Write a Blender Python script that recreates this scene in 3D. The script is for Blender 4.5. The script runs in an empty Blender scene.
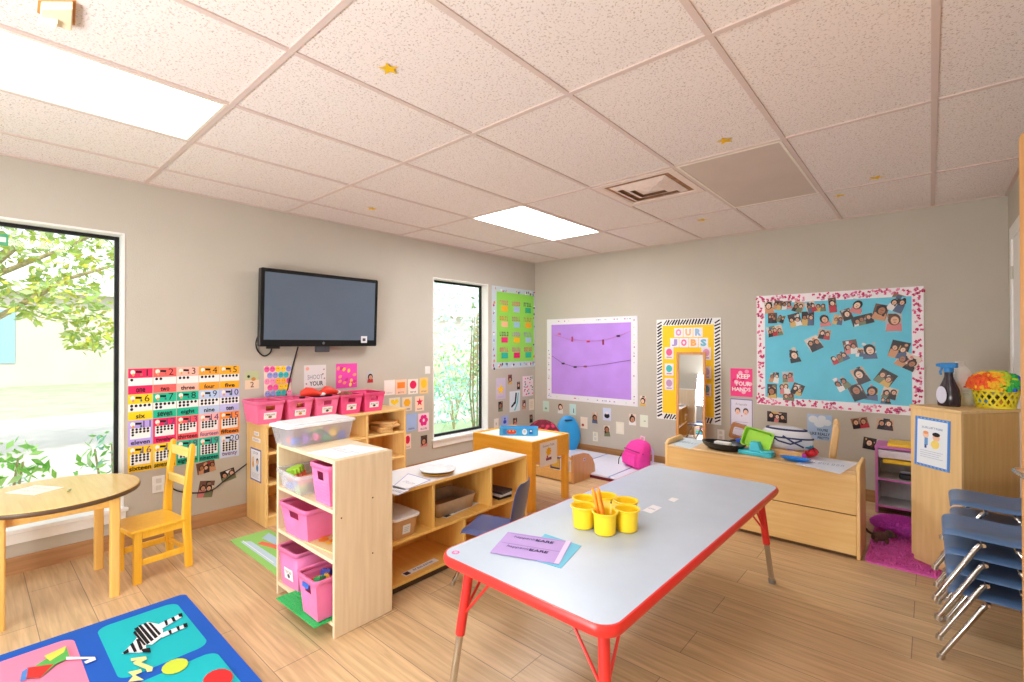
import bpy, bmesh, math, random
from mathutils import Vector, Matrix
PI = math.pi
R = math.radians
sc = bpy.context.scene
COL = sc.collection
rnd = random.Random(7)

# ------------------------------------------------------------------ camera maths (photo pixel -> point on a known plane)
FPX = 477.7
CAM = Vector((4.061, -5.107, 1.35))
def _cam_axes(yaw, pitch, roll):
    f = Vector((-math.sin(yaw)*math.cos(pitch), math.cos(yaw)*math.cos(pitch), math.sin(pitch)))
    r = Vector((math.cos(yaw), math.sin(yaw), 0)); u = r.cross(f)
    return r*math.cos(roll)+u*math.sin(roll), u*math.cos(roll)-r*math.sin(roll), f
RT, UP, FW = _cam_axes(.7194, .0066, -.0008)
def _ray(u, v): return RT*((u-512)/FPX) - UP*((v-341)/FPX) + FW
def onz(u, v, z):
    d = _ray(u, v); t = (z-CAM.z)/d.z; p = CAM+d*t; return (p.x, p.y)
def wl(u, v, x=0.0):
    d = _ray(u, v); t = (x-CAM.x)/d.x; p = CAM+d*t; return (p.y, p.z)
def wb(u, v, y=0.0):
    d = _ray(u, v); t = (y-CAM.y)/d.y; p = CAM+d*t; return (p.x, p.z)

# ------------------------------------------------------------------ materials
def lin(c):
    return tuple(((x/255)/12.92 if x/255 <= .04045 else ((x/255+.055)/1.055)**2.4) for x in c)
MATS = {}
def nodes(name):
    m = bpy.data.materials.new(name); m.use_nodes = True
    nt = m.node_tree; nt.nodes.clear()
    out = nt.nodes.new('ShaderNodeOutputMaterial'); b = nt.nodes.new('ShaderNodeBsdfPrincipled')
    nt.links.new(b.outputs[0], out.inputs[0])
    return m, nt, b, out
def mat(name, c, rough=.5, metal=0.0, var=.06, scale=30, bump=0.0, bscale=200, spec=.5, sheen=0):
    if name in MATS: return MATS[name]
    m, nt, b, out = nodes(name); c = lin(c)
    tc = nt.nodes.new('ShaderNodeTexCoord'); nz = nt.nodes.new('ShaderNodeTexNoise')
    nz.inputs['Scale'].default_value = scale; nz.inputs['Detail'].default_value = 4
    nt.links.new(tc.outputs['Object'], nz.inputs['Vector'])
    rp = nt.nodes.new('ShaderNodeValToRGB'); nt.links.new(nz.outputs['Fac'], rp.inputs['Fac'])
    rp.color_ramp.elements[0].position = .3; rp.color_ramp.elements[1].position = .7
    rp.color_ramp.elements[0].color = tuple(max(0, x*(1-var)) for x in c)+(1,)
    rp.color_ramp.elements[1].color = tuple(min(1, x*(1+var)) for x in c)+(1,)
    nt.links.new(rp.outputs[0], b.inputs['Base Color'])
    b.inputs['Roughness'].default_value = rough; b.inputs['Metallic'].default_value = metal
    b.inputs['Specular IOR Level'].default_value = spec
    if sheen: b.inputs['Sheen Weight'].default_value = sheen
    if bump:
        n2 = nt.nodes.new('ShaderNodeTexNoise'); n2.inputs['Scale'].default_value = bscale; n2.inputs['Detail'].default_value = 3
        nt.links.new(tc.outputs['Object'], n2.inputs['Vector'])
        bp = nt.nodes.new('ShaderNodeBump'); bp.inputs['Strength'].default_value = bump; bp.inputs['Distance'].default_value = .01
        nt.links.new(n2.outputs['Fac'], bp.inputs['Height']); nt.links.new(bp.outputs[0], b.inputs['Normal'])
    MATS[name] = m; return m
def wood(name, c1, c2, axis='Z', rough=.4, scale=1.0):
    if name in MATS: return MATS[name]
    m, nt, b, out = nodes(name)
    tc = nt.nodes.new('ShaderNodeTexCoord'); mp = nt.nodes.new('ShaderNodeMapping')
    s = {'X': (1.5, 22, 22), 'Y': (22, 1.5, 22), 'Z': (22, 22, 1.5)}[axis]
    mp.inputs['Scale'].default_value = tuple(x*scale for x in s)
    nt.links.new(tc.outputs['Object'], mp.inputs['Vector'])
    nz = nt.nodes.new('ShaderNodeTexNoise'); nz.inputs['Scale'].default_value = 2; nz.inputs['Detail'].default_value = 6; nz.inputs['Distortion'].default_value = .4
    nt.links.new(mp.outputs[0], nz.inputs['Vector'])
    rp = nt.nodes.new('ShaderNodeValToRGB'); nt.links.new(nz.outputs['Fac'], rp.inputs['Fac'])
    rp.color_ramp.elements[0].position = .3; rp.color_ramp.elements[1].position = .7
    rp.color_ramp.elements[0].color = lin(c1)+(1,); rp.color_ramp.elements[1].color = lin(c2)+(1,)
    nt.links.new(rp.outputs[0], b.inputs['Base Color']); b.inputs['Roughness'].default_value = rough
    MATS[name] = m; return m
def emis(name, c, s):
    if name in MATS: return MATS[name]
    m, nt, b, out = nodes(name)
    b.inputs['Base Color'].default_value = lin(c)+(1,); b.inputs['Emission Color'].default_value = lin(c)+(1,)
    b.inputs['Emission Strength'].default_value = s; MATS[name] = m; return m
def clear(name, c, opacity, rough=.15):
    """thin clear plastic or glass: part see-through, part glossy surface"""
    if name in MATS: return MATS[name]
    m, nt, b, out = nodes(name)
    b.inputs['Base Color'].default_value = lin(c)+(1,); b.inputs['Roughness'].default_value = rough
    t = nt.nodes.new('ShaderNodeBsdfTransparent'); mx = nt.nodes.new('ShaderNodeMixShader'); mx.inputs[0].default_value = opacity
    nt.links.new(t.outputs[0], mx.inputs[1]); nt.links.new(b.outputs[0], mx.inputs[2]); nt.links.new(mx.outputs[0], out.inputs[0])
    MATS[name] = m; return m
def glass(name):
    if name in MATS: return MATS[name]
    m, nt, b, out = nodes(name)
    t = nt.nodes.new('ShaderNodeBsdfTransparent'); t.inputs[0].default_value = (.96, .98, .97, 1)
    g = nt.nodes.new('ShaderNodeBsdfGlossy'); g.inputs['Roughness'].default_value = .02
    lw = nt.nodes.new('ShaderNodeLayerWeight'); pw = nt.nodes.new('ShaderNodeMath'); pw.operation = 'POWER'; pw.inputs[1].default_value = 5
    fr = nt.nodes.new('ShaderNodeMath'); fr.operation = 'MULTIPLY_ADD'; fr.inputs[1].default_value = .7; fr.inputs[2].default_value = .03
    nt.links.new(lw.outputs['Facing'], pw.inputs[0]); nt.links.new(pw.outputs[0], fr.inputs[0])
    mx = nt.nodes.new('ShaderNodeMixShader')
    nt.links.new(fr.outputs[0], mx.inputs[0]); nt.links.new(t.outputs[0], mx.inputs[1]); nt.links.new(g.outputs[0], mx.inputs[2])
    nt.links.new(mx.outputs[0], out.inputs[0]); MATS[name] = m; return m
def painted(name, rough=.6):
    """printed or multi-coloured surface: the print's own inks are stored per face"""
    if name in MATS: return MATS[name]
    m, nt, b, out = nodes(name)
    a = nt.nodes.new('ShaderNodeVertexColor'); a.layer_name = 'ink'
    nt.links.new(a.outputs[0], b.inputs['Base Color']); b.inputs['Roughness'].default_value = rough
    b.inputs['Specular IOR Level'].default_value = .3
    MATS[name] = m; return m

def floor_material(name):
    m, nt, b, out = nodes(name)
    tc = nt.nodes.new('ShaderNodeTexCoord'); mp = nt.nodes.new('ShaderNodeMapping')
    mp.inputs['Location'].default_value = (-.81, 4.88, 0)
    nt.links.new(tc.outputs['Object'], mp.inputs['Vector'])
    br = nt.nodes.new('ShaderNodeTexBrick'); br.offset = .37; br.offset_frequency = 2
    br.inputs['Scale'].default_value = 1; br.inputs['Brick Width'].default_value = 1.21; br.inputs['Row Height'].default_value = .204
    br.inputs['Mortar Size'].default_value = .0018; br.inputs['Mortar Smooth'].default_value = .1
    br.inputs['Color1'].default_value = lin((224, 191, 146))+(1,); br.inputs['Color2'].default_value = lin((207, 174, 132))+(1,)
    br.inputs['Mortar'].default_value = lin((150, 126, 104))+(1,)
    nt.links.new(mp.outputs[0], br.inputs['Vector'])
    m2 = nt.nodes.new('ShaderNodeMapping'); m2.inputs['Scale'].default_value = (1.6, 26, 1)
    nt.links.new(tc.outputs['Object'], m2.inputs['Vector'])
    nz = nt.nodes.new('ShaderNodeTexNoise'); nz.inputs['Scale'].default_value = 1.8; nz.inputs['Detail'].default_value = 8; nz.inputs['Distortion'].default_value = .6
    nt.links.new(m2.outputs[0], nz.inputs['Vector'])
    rp = nt.nodes.new('ShaderNodeValToRGB'); rp.color_ramp.elements[0].position = .34; rp.color_ramp.elements[1].position = .66
    rp.color_ramp.elements[0].color = (.64, .58, .53, 1); rp.color_ramp.elements[1].color = (1.0, 1.0, 1.0, 1)
    nt.links.new(nz.outputs['Fac'], rp.inputs['Fac'])
    mx = nt.nodes.new('ShaderNodeMix'); mx.data_type = 'RGBA'; mx.blend_type = 'MULTIPLY'; mx.inputs[0].default_value = .7
    nt.links.new(br.outputs['Color'], mx.inputs[6]); nt.links.new(rp.outputs[0], mx.inputs[7])
    nt.links.new(mx.outputs[2], b.inputs['Base Color'])
    b.inputs['Roughness'].default_value = .38
    bp = nt.nodes.new('ShaderNodeBump'); bp.inputs['Strength'].default_value = .25; bp.inputs['Distance'].default_value = .004; bp.invert = True
    nt.links.new(br.outputs['Fac'], bp.inputs['Height']); nt.links.new(bp.outputs[0], b.inputs['Normal'])
    return m
def ceiling_material(name):
    m, nt, b, out = nodes(name)
    tc = nt.nodes.new('ShaderNodeTexCoord')
    nz = nt.nodes.new('ShaderNodeTexNoise'); nz.inputs['Scale'].default_value = 120; nz.inputs['Detail'].default_value = 2; nz.inputs['Roughness'].default_value = .7
    nt.links.new(tc.outputs['Object'], nz.inputs['Vector'])
    rp = nt.nodes.new('ShaderNodeValToRGB'); rp.color_ramp.elements[0].position = .36; rp.color_ramp.elements[1].position = .43
    rp.color_ramp.elements[0].color = lin((192, 176, 166))+(1,); rp.color_ramp.elements[1].color = lin((236, 226, 221))+(1,)
    nt.links.new(nz.outputs['Fac'], rp.inputs['Fac']); nt.links.new(rp.outputs[0], b.inputs['Base Color'])
    b.inputs['Roughness'].default_value = .9; b.inputs['Specular IOR Level'].default_value = .1
    return m

WALL = mat('wall_paint', (194, 187, 174), .85, var=.02, scale=3, bump=.15, bscale=120, spec=.2)
WHITE = mat('white_paint', (238, 236, 232), .5, var=.02)
MAPLE = wood('maple_wood', (234, 192, 118), (246, 208, 140), 'Y', .38)
MAPLEZ = wood('maple_wood_upright', (234, 190, 116), (246, 206, 138), 'Z', .38)
BIRCH = wood('birch_ply', (226, 203, 166), (238, 218, 184), 'Z', .45)
HONEY = wood('honey_wood', (238, 186, 92), (248, 202, 116), 'Z', .32)
HONEYX = wood('honey_wood_flat', (238, 186, 92), (248, 202, 116), 'X', .32)
YELLOWWOOD = wood('yellow_lacquered_wood', (238, 178, 44), (246, 192, 62), 'Z', .3)
TABLEWOOD = wood('round_table_wood', (214, 178, 104), (226, 192, 120), 'X', .25)
BROWNWOOD = wood('brown_wood', (170, 110, 58), (196, 132, 76), 'Z', .4)
CABWOOD = wood('pale_oak_laminate', (222, 186, 128), (234, 200, 144), 'Z', .4)
TILEWOOD = wood('wood_look_tile', (168, 124, 84), (194, 148, 104), 'Y', .4)
TILEWOODX = wood('wood_look_tile_back', (160, 114, 70), (186, 140, 92), 'X', .4)
RED = mat('red_enamel', (232, 54, 48), .32, var=.03)
LAMINATE = mat('grey_white_laminate', (190, 205, 222), .35, var=.025, scale=8)
WHITETOP = mat('white_laminate', (232, 232, 236), .3, var=.02)
CHROME = mat('chrome', (200, 198, 194), .18, 1.0, var=.03)
NICKEL = mat('brushed_nickel', (200, 196, 186), .3, 1.0, var=.03)
BLUE = mat('slate_blue_plastic', (88, 120, 162), .35, var=.03)
NAVY = mat('navy_plastic', (48, 66, 120), .35, var=.03)
PINK = mat('pink_plastic', (246, 130, 186), .4, var=.02)
HOTPINK = mat('hot_pink_plastic', (246, 88, 146), .4, var=.02)
BLACK = mat('black_plastic', (26, 25, 28), .35, var=.05)
BLACKMETAL = mat('black_aluminium', (22, 22, 24), .35, .3)
SCREEN = mat('tv_screen_glass', (94, 108, 126), .2, var=.03, scale=3, spec=.6)  # grey-blue tone paints the window's reflection into the screen
YELLOWP = mat('yellow_plastic', (252, 218, 40), .35, var=.02)
LIME = mat('lime_plastic', (164, 222, 60), .4, var=.02)
AQUA = mat('aqua_plastic', (66, 196, 216), .4, var=.02)
SKYBLUE = mat('sky_blue_plastic', (40, 158, 224), .4, var=.03)
PURPLE = mat('purple_laminate', (206, 120, 190), .45)
GREYPANEL = mat('grey_laminate', (196, 196, 198), .5)
GREEN = mat('green_plastic', (30, 190, 96), .4, var=.02)
PAPER = mat('white_paper', (238, 238, 242), .8, var=.01)
CORD = mat('black_rubber', (28, 27, 27), .5)
INK = painted('printed_ink', .6)
GLOSSINK = painted('glossy_print', .35)
CLEARBOX = clear('clear_plastic', (236, 240, 246), .32, .12)
FROST = clear('milky_plastic', (240, 242, 248), .6, .25)
GLASS = glass('window_glass')
MIRROR = mat('mirror_silver', (236, 240, 244), .015, 1.0, var=.0)

# ------------------------------------------------------------------ mesh builder
class MB:
    def __init__(s): s.bm = bmesh.new(); s.col = None; s.mi = 0; s.cl = s.bm.loops.layers.float_color.new('ink')
    def _f(s, vs):
        try: f = s.bm.faces.new(vs)
        except ValueError: return None
        f.material_index = s.mi
        if s.col is not None:
            c = lin(s.col)+(1,)
            for l in f.loops: l[s.cl] = c
        return f
    def v(s, p, M=None):
        p = Vector(p); return s.bm.verts.new(M @ p if M else p)
    def box(s, x0, x1, y0, y1, z0, z1, M=None):
        c = [s.v(p, M) for p in ((x0,y0,z0),(x1,y0,z0),(x1,y1,z0),(x0,y1,z0),(x0,y0,z1),(x1,y0,z1),(x1,y1,z1),(x0,y1,z1))]
        for q in ((3,2,1,0),(4,5,6,7),(0,1,5,4),(1,2,6,5),(2,3,7,6),(3,0,4,7)): s._f([c[i] for i in q])
        return s
    def prism(s, pts, z0, z1, M=None):
        n = len(pts); a = [s.v((x, y, z0), M) for x, y in pts]; b = [s.v((x, y, z1), M) for x, y in pts]
        s._f(a[::-1]); s._f(b)
        for i in range(n): s._f([a[i], a[(i+1) % n], b[(i+1) % n], b[i]])
        return s
    def loft(s, rings, close=True, cap=True, M=None):
        rs = [[s.v(p, M) for p in r] for r in rings]; n = len(rs[0])
        for a, b in zip(rs, rs[1:]):
            for i in range(n if close else n-1): s._f([a[i], a[(i+1) % n], b[(i+1) % n], b[i]])
        if cap and close: s._f(rs[0][::-1]); s._f(rs[-1])
        return s
    def lathe(s, prof, n=24, c=(0, 0, 0), M=None, sx=1, sy=1, cap=True):
        rings = [[(c[0]+r*sx*math.cos(2*PI*i/n), c[1]+r*sy*math.sin(2*PI*i/n), c[2]+z) for i in range(n)] for r, z in prof]
        return s.loft(rings, True, cap, M)
    def tube(s, pts, r, n=8, M=None, r2=None):
        pts = [Vector(p) for p in pts]; rings = []; up = None
        for i, p in enumerate(pts):
            t = (pts[min(i+1, len(pts)-1)]-pts[max(i-1, 0)]).normalized()
            if up is None: up = Vector((0, 0, 1)) if abs(t.z) < .9 else Vector((1, 0, 0))
            a = t.cross(up).normalized(); b = a.cross(t).normalized(); up = b
            rr = r if r2 is None else r+(r2-r)*i/(len(pts)-1)
            rings.append([p+(a*math.cos(2*PI*k/n)+b*math.sin(2*PI*k/n))*rr for k in range(n)])
        return s.loft(rings, True, True, M)
    def ball(s, c, r, n=12, m=8, M=None):
        if not hasattr(r, '__len__'): r = (r, r, r)
        rings = []
        for j in range(1, m):
            a = PI*j/m-PI/2
            rings.append([(c[0]+r[0]*math.cos(a)*math.cos(2*PI*i/n), c[1]+r[1]*math.cos(a)*math.sin(2*PI*i/n), c[2]+r[2]*math.sin(a)) for i in range(n)])
        return s.loft(rings, True, True, M)
    def grid(s, fn, nu, nv, M=None):
        g = [[s.v(fn(i/nu, j/nv), M) for j in range(nv+1)] for i in range(nu+1)]
        for i in range(nu):
            for j in range(nv): s._f([g[i][j], g[i+1][j], g[i+1][j+1], g[i][j+1]])
        return s
    def build(s, name, m, parent=None, bevel=0, smooth=40, solid=0, seg=2, subsurf=0, loc=None, rotz=0, merge=0):
        if merge: bmesh.ops.remove_doubles(s.bm, verts=s.bm.verts, dist=merge)
        bmesh.ops.recalc_face_normals(s.bm, faces=s.bm.faces)
        me = bpy.data.meshes.new(name); s.bm.to_mesh(me); s.bm.free()
        for x in (m if isinstance(m, (list, tuple)) else [m]): me.materials.append(x)
        if smooth:
            me.shade_smooth(); me.set_sharp_from_angle(angle=R(smooth))
        o = bpy.data.objects.new(name, me); COL.objects.link(o)
        if parent: o.parent = parent
        if loc: o.location = loc
        if rotz: o.rotation_euler = (0, 0, rotz)
        if solid:
            k = o.modifiers.new('thick', 'SOLIDIFY'); k.thickness = solid; k.offset = 0
        if subsurf:
            k = o.modifiers.new('sub', 'SUBSURF'); k.levels = subsurf; k.render_levels = subsurf
        if bevel:
            k = o.modifiers.new('soft', 'BEVEL'); k.width = bevel; k.segments = seg; k.limit_method = 'ANGLE'; k.angle_limit = R(40)
        return o
def tag(o, label, cat, group=None, kind=None):
    if label: o['label'] = label
    if cat: o['category'] = cat
    if group: o['group'] = group
    if kind: o['kind'] = kind
    return o
def thing(name, label, cat, loc=(0, 0, 0), rotz=0, group=None):
    o = bpy.data.objects.new(name, None); COL.objects.link(o); o.empty_display_size = .05
    o.location = loc; o.rotation_euler = (0, 0, rotz)
    return tag(o, label, cat, group)
def struct(o): o['kind'] = 'structure'; return o
def dup(o, loc=None, rotz=None, label=None, group=None, parent=None):
    c = o.copy(); COL.objects.link(c)
    if parent: c.parent = parent
    if loc is not None: c.location = loc
    if rotz is not None: c.rotation_euler = (0, 0, rotz)
    if label: c['label'] = label
    if group: c['group'] = group
    for ch in list(o.children): dup(ch, parent=c)
    return c
def rrect(x0, x1, y0, y1, r, n=6):
    pts = []
    for cx, cy, a in ((x1-r, y1-r, 0), (x0+r, y1-r, 90), (x0+r, y0+r, 180), (x1-r, y0+r, 270)):
        for i in range(n+1): t = R(a+90*i/n); pts.append((cx+r*math.cos(t), cy+r*math.sin(t)))
    return pts

# ------------------------------------------------------------------ flat printed cards
_TX = {}
def text_polys(s, bold=0.0):
    k = (s, bold)
    if k not in _TX:
        cu = bpy.data.curves.new('lettering', 'FONT'); cu.body = s; cu.resolution_u = 2; cu.offset = bold
        ob = bpy.data.objects.new('lettering', cu)
        me = bpy.data.meshes.new_from_object(ob)
        vs = [(v.co.x, v.co.y) for v in me.vertices]; fs = [tuple(p.vertices) for p in me.polygons]
        bpy.data.objects.remove(ob); bpy.data.meshes.remove(me); bpy.data.curves.remove(cu)
        _TX[k] = (vs, fs)
    return _TX[k]
class Card:
    """a flat print: w x h metres, local x right, y up, z out of the front; inks lie in thin layers on the sheet"""
    def __init__(s, w, h, col=(240, 240, 240), t=.0015, edge=None):
        s.mb = MB(); s.w, s.h, s.z = w, h, t; s.mb.col = col
        if edge: s.mb.prism(edge, 0, t)
        else: s.mb.box(-w/2, w/2, -h/2, h/2, 0, t)
    def lay(s): s.z += .00025
    def poly(s, pts, col, lay=True):
        if lay: s.lay()
        s.mb.col = col; s.mb._f([s.mb.v((x, y, s.z)) for x, y in pts]); return s
    def rect(s, x, y, w, h, col, a=0, lay=True):
        c, d = math.cos(R(a)), math.sin(R(a))
        return s.poly([(x+px*c-py*d, y+px*d+py*c) for px, py in ((-w/2,-h/2),(w/2,-h/2),(w/2,h/2),(-w/2,h/2))], col, lay)
    def ell(s, x, y, rx, ry, col, n=14, lay=True, a=0):
        c, d = math.cos(R(a)), math.sin(R(a)); q = []
        for i in range(n):
            px, py = rx*math.cos(2*PI*i/n), ry*math.sin(2*PI*i/n); q.append((x+px*c-py*d, y+px*d+py*c))
        return s.poly(q, col, lay)
    def star(s, x, y, r, col, n=5, k=.42, a=90, lay=True):
        return s.poly([(x+(r if i % 2 == 0 else r*k)*math.cos(R(a+180*i/n)), y+(r if i % 2 == 0 else r*k)*math.sin(R(a+180*i/n))) for i in range(2*n)], col, lay)
    def text(s, t, x, y, h, col, w=None, bold=0.0, a=0):
        s.lay(); s.mb.col = col; vs, fs = text_polys(t, bold)
        if not vs: return s
        x0, x1 = min(v[0] for v in vs), max(v[0] for v in vs); y0, y1 = min(v[1] for v in vs), max(v[1] for v in vs)
        sy = h/max(y1-y0, 1e-6); sx = sy if w is None else w/max(x1-x0, 1e-6)
        c, d = math.cos(R(a)), math.sin(R(a)); vv = []
        for px, py in vs:
            px, py = (px-(x0+x1)/2)*sx, (py-(y0+y1)/2)*sy
            vv.append(s.mb.v((x+px*c-py*d, y+px*d+py*c, s.z)))
        for f in fs: s.mb._f([vv[i] for i in f])
        return s
    def scribble(s, x, y, w, h, col, n=6, seed=0):
        r = random.Random(seed); s.lay(); st = w/n
        for i in range(n):
            cx = x-w/2+st*(i+.5); k = r.random()
            s.rect(cx-st*.22, y, st*.22, h, col, 0, False)
            if k > .3: s.rect(cx+st*.08, y+h*.38, st*.5, h*.22, col, 0, False)
            if k < .7: s.rect(cx+st*.05, y-h*.38, st*.5, h*.22, col, 0, False)
            if .2 < k < .8: s.rect(cx+st*.25, y, st*.2, h*.8, col, 0, False)
        return s
    def lines(s, x, y, w, h, n, col, th=.25):
        s.lay()
        for i in range(n): s.rect(x-w*.04*(i % 3), y+h/2-h*(i+.5)/n, w*(1-.08*(i % 3)), h/n*th, col, 0, False)
        return s
    def build(s, name, parent=None, m=None): return s.mb.build(name, m or INK, parent, smooth=0)
def on_left(o, y, z, roll=0, x=-.0004):
    """stand a card on the window wall (faces +X)"""
    o.matrix_world = Matrix.Translation((x, y, z)) @ Matrix(((0,0,1,0),(1,0,0,0),(0,1,0,0),(0,0,0,1))) @ Matrix.Rotation(R(roll), 4, 'Z'); return o
def on_back(o, x, z, roll=0, y=.0004):
    """stand a card on the bulletin board wall (faces -Y)"""
    o.matrix_world = Matrix.Translation((x, y, z)) @ Matrix(((1,0,0,0),(0,0,-1,0),(0,1,0,0),(0,0,0,1))) @ Matrix.Rotation(R(roll), 4, 'Z'); return o
def lrect(u0, v0, u1, v1, x=0.0):
    y0, y1 = wl(u0, v0, x)[0], wl(u1, v0, x)[0]; um = (u0+u1)/2; za, zb = wl(um, v0, x)[1], wl(um, v1, x)[1]
    return (y0+y1)/2, (za+zb)/2, y1-y0, za-zb
def brect(u0, v0, u1, v1, y=0.0):
    x0, x1 = wb(u0, v0, y)[0], wb(u1, v0, y)[0]; um = (u0+u1)/2; za, zb = wb(um, v0, y)[1], wb(um, v1, y)[1]
    return (x0+x1)/2, (za+zb)/2, x1-x0, za-zb

# ================================================================== ROOM SHELL
RX, RY, H = 4.5, -7.2, 2.46
W1 = (-6.05, -4.41, .262, 2.095); W2 = (-1.775, -.915, .312, 2.08)
struct(MB().box(-.14, RX+.14, RY-.14, .14, -.12, 0).build('floor', floor_material('wood_plank_tile'), smooth=0))
struct(MB().box(-.14, RX+.14, RY-.14, .14, H, H+.1).build('ceiling', ceiling_material('acoustic_tile'), smooth=0))
w = MB()
w.box(-.14, 0, RY-.14, W1[0], 0, H).box(-.14, 0, W1[1], W2[0], 0, H).box(-.14, 0, W2[1], .14, 0, H)
for a in (W1, W2): w.box(-.14, 0, a[0], a[1], 0, a[2]).box(-.14, 0, a[0], a[1], a[3], H)
struct(w.build('wall_left', WALL, smooth=0))
struct(MB().box(0, RX, 0, .14, 0, H).build('wall_back', WALL, smooth=0))
w = MB(); w.box(RX, RX+.14, RY-.14, -4.52, 0, H).box(RX, RX+.14, -3.6, .14, 0, H).box(RX, RX+.14, -4.52, -3.6, 2.08, H)
struct(w.build('wall_right', WALL, smooth=0))
struct(MB().box(0, RX, RY-.14, RY, 0, H).build('wall_front', WALL, smooth=0))
w = MB(); w.box(5.9, 6.0, -5.6, -2.6, 0, H).box(RX+.14, 5.9, -5.6, -5.5, 0, H).box(RX+.14, 5.9, -2.7, -2.6, 0, H).box(RX+.14, 5.9, -5.5, -2.7, H, H+.1).box(RX+.14, 5.9, -5.5, -2.7, -.1, 0)
struct(w.build('wall_hallway', WALL, smooth=0))
struct(MB().box(0, .012, RY, 0, 0, .1).build('baseboard_left', TILEWOOD, smooth=0))
struct(MB().box(.012, RX-.012, -.012, 0, 0, .1).build('baseboard_back', TILEWOODX, smooth=0))
bb = MB(); bb.box(RX-.012, RX, -.22, 0, 0, .1); bb.box(RX-.012, RX, -3.5, -1.3, 0, .1)
struct(bb.build('baseboard_right', TILEWOOD, smooth=0))

# ceiling grid (T-bars)
XL = [.42+.61*i for i in range(7)]; YL = [-.99, -2.21, -3.356, -4.306, -5.5, -6.7]
TBAR = mat('ceiling_grid_metal', (214, 194, 186), .5, var=.02)
g = MB(); zb = H-.006
for x in XL: g.box(x-.012, x+.012, RY, 0, zb, H)
for y in YL: g.box(0, RX, y-.012, y+.012, zb-.0005, H)
g.box(2.25, 2.86, -1.612, -1.588, zb, H)
struct(g.build('trim_1', TBAR, smooth=0))
g = MB(); g.box(0, .02, RY, 0, zb-.001, H).box(.02, RX-.02, -.02, 0, zb-.001, H).box(RX-.02, RX, RY, 0, zb-.001, H)
struct(g.build('trim_2', TBAR, smooth=0))

def window(name, a, y_frame):
    y0, y1, z0, z1 = a
    e = bpy.data.objects.new(name, None); COL.objects.link(e); e.location = (0, y0, z0); struct(e)
    L, Hh = y1-y0, z1-z0
    t = .014
    c = MB(); c.box(-.13, .006, 0, t, 0, Hh).box(-.13, .006, L-t, L, 0, Hh).box(-.13, .006, t, L-t, Hh-t, Hh)
    struct(c.build('casing', WHITE, e, bevel=.002))
    s = MB(); s.box(-.13, .035, -.02, L+.02, -.022, .004)
    struct(s.build('sill', WHITE, e, bevel=.004))
    s = MB(); s.box(0, .016, -.01, L+.01, -.085, -.022)
    struct(s.build('sill_apron', WHITE, e, bevel=.003))
    f = MB(); q = .024
    f.box(-.125, -.095, t, t+q, .004, Hh-t).box(-.125, -.095, L-t-q, L-t, .004, Hh-t).box(-.125, -.095, t+q, L-t-q, .004, q+.01).box(-.125, -.095, t+q, L-t-q, Hh-t-q, Hh-t)
    struct(f.build('frame', BLACKMETAL, e, bevel=.002))
    struct(MB().box(-.112, -.108, t+q, L-t-q, q+.01, Hh-t-q).build('glass_pane', GLASS, e, smooth=0))
window('window_1', W1, 0); window('window_2', W2, 0)

# white door in the far end of the hall-side wall, and the maple door standing open against that wall
e = bpy.data.objects.new('door_2', None); COL.objects.link(e); e.location = (RX, -.27, 0); struct(e)
struct(MB().box(-.018, 0, -1.02, -.93, 0, 2.16).box(-.018, 0, -.09, 0, 0, 2.16).box(-.018, 0, -.93, -.09, 2.07, 2.16).build('casing', WHITE, e, bevel=.004))
struct(MB().box(-.008, 0, -.93, -.09, .005, 2.07).build('leaf', WHITE, e, smooth=0))
hg = MB()
for z in (.25, 1.05, 1.84): hg.tube([(-.014, -.088, z-.045), (-.014, -.088, z+.045)], .007, 8).box(-.0095, -.008, -.125, -.09, z-.045, z+.045)
struct(hg.build('hinge', NICKEL, e))
DOORWOOD = wood('door_veneer', (214, 152, 84), (228, 170, 102), 'Z', .4)
hx, hy, ex, ey = 4.475, -3.6, 4.294, -2.71
ang = math.atan2(ey-hy, ex-hx); Ld = math.hypot(ex-hx, ey-hy)
e = bpy.data.objects.new('door_1', None); COL.objects.link(e); e.location = (hx, hy, 0); e.rotation_euler = (0, 0, ang); struct(e)
leaf = MB(); leaf.prism([(0, .008)]+[(0, 2.068)]+[(Ld-.02*(1-math.sin(t))-.0, 2.048+.02*math.cos(t)) for t in [i*PI/2/5 for i in range(6)]]+[(Ld, .008)], -.045, 0, Matrix(((1,0,0,0),(0,0,1,0),(0,1,0,0),(0,0,0,1))))
struct(leaf.build('leaf', DOORWOOD, e, bevel=.002))
hd = MB(); hd.lathe([(0, 0), (.026, 0), (.026, .008), (.011, .012), (.011, .04), (0, .04)], 20, M=Matrix.Translation((Ld-.075, 0, .925)) @ Matrix.Rotation(-PI/2, 4, 'X'))
hd.tube([(Ld-.075, .038, .925), (Ld-.095, .042, .925), (Ld-.14, .042, .925), (Ld-.18, .04, .922)], .0085, 10)
o = struct(hd.build('door_handle', CHROME, e))

# ================================================================== CEILING FIXTURES
def fixture(x0, y0, x1, y1, strength, label, lit=True, col=(250, 252, 255)):
    t = thing('ceiling_light', label, 'ceiling light', ((x0+x1)/2, (y0+y1)/2, H), group='recessed ceiling lights')
    hx, hy = (x1-x0)/2-.012, (y1-y0)/2-.012
    f = MB(); q = .016
    f.box(-hx, hx, -hy, -hy+q, -.009, 0).box(-hx, hx, hy-q, hy, -.009, 0).box(-hx, -hx+q, -hy+q, hy-q, -.009, 0).box(hx-q, hx, -hy+q, hy-q, -.009, 0)
    f.build('frame', mat('fixture_frame', (232, 222, 208), .4), t, bevel=.002)
    d = MB().box(-hx+q, hx-q, -hy+q, hy-q, -.006, -.001)
    d.build('diffuser', emis('lit_diffuser_%d' % int(strength*100), col, strength) if lit else mat('unlit_diffuser', (206, 188, 176), .45, var=.05, scale=3), t, smooth=0)
    return t
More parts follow.
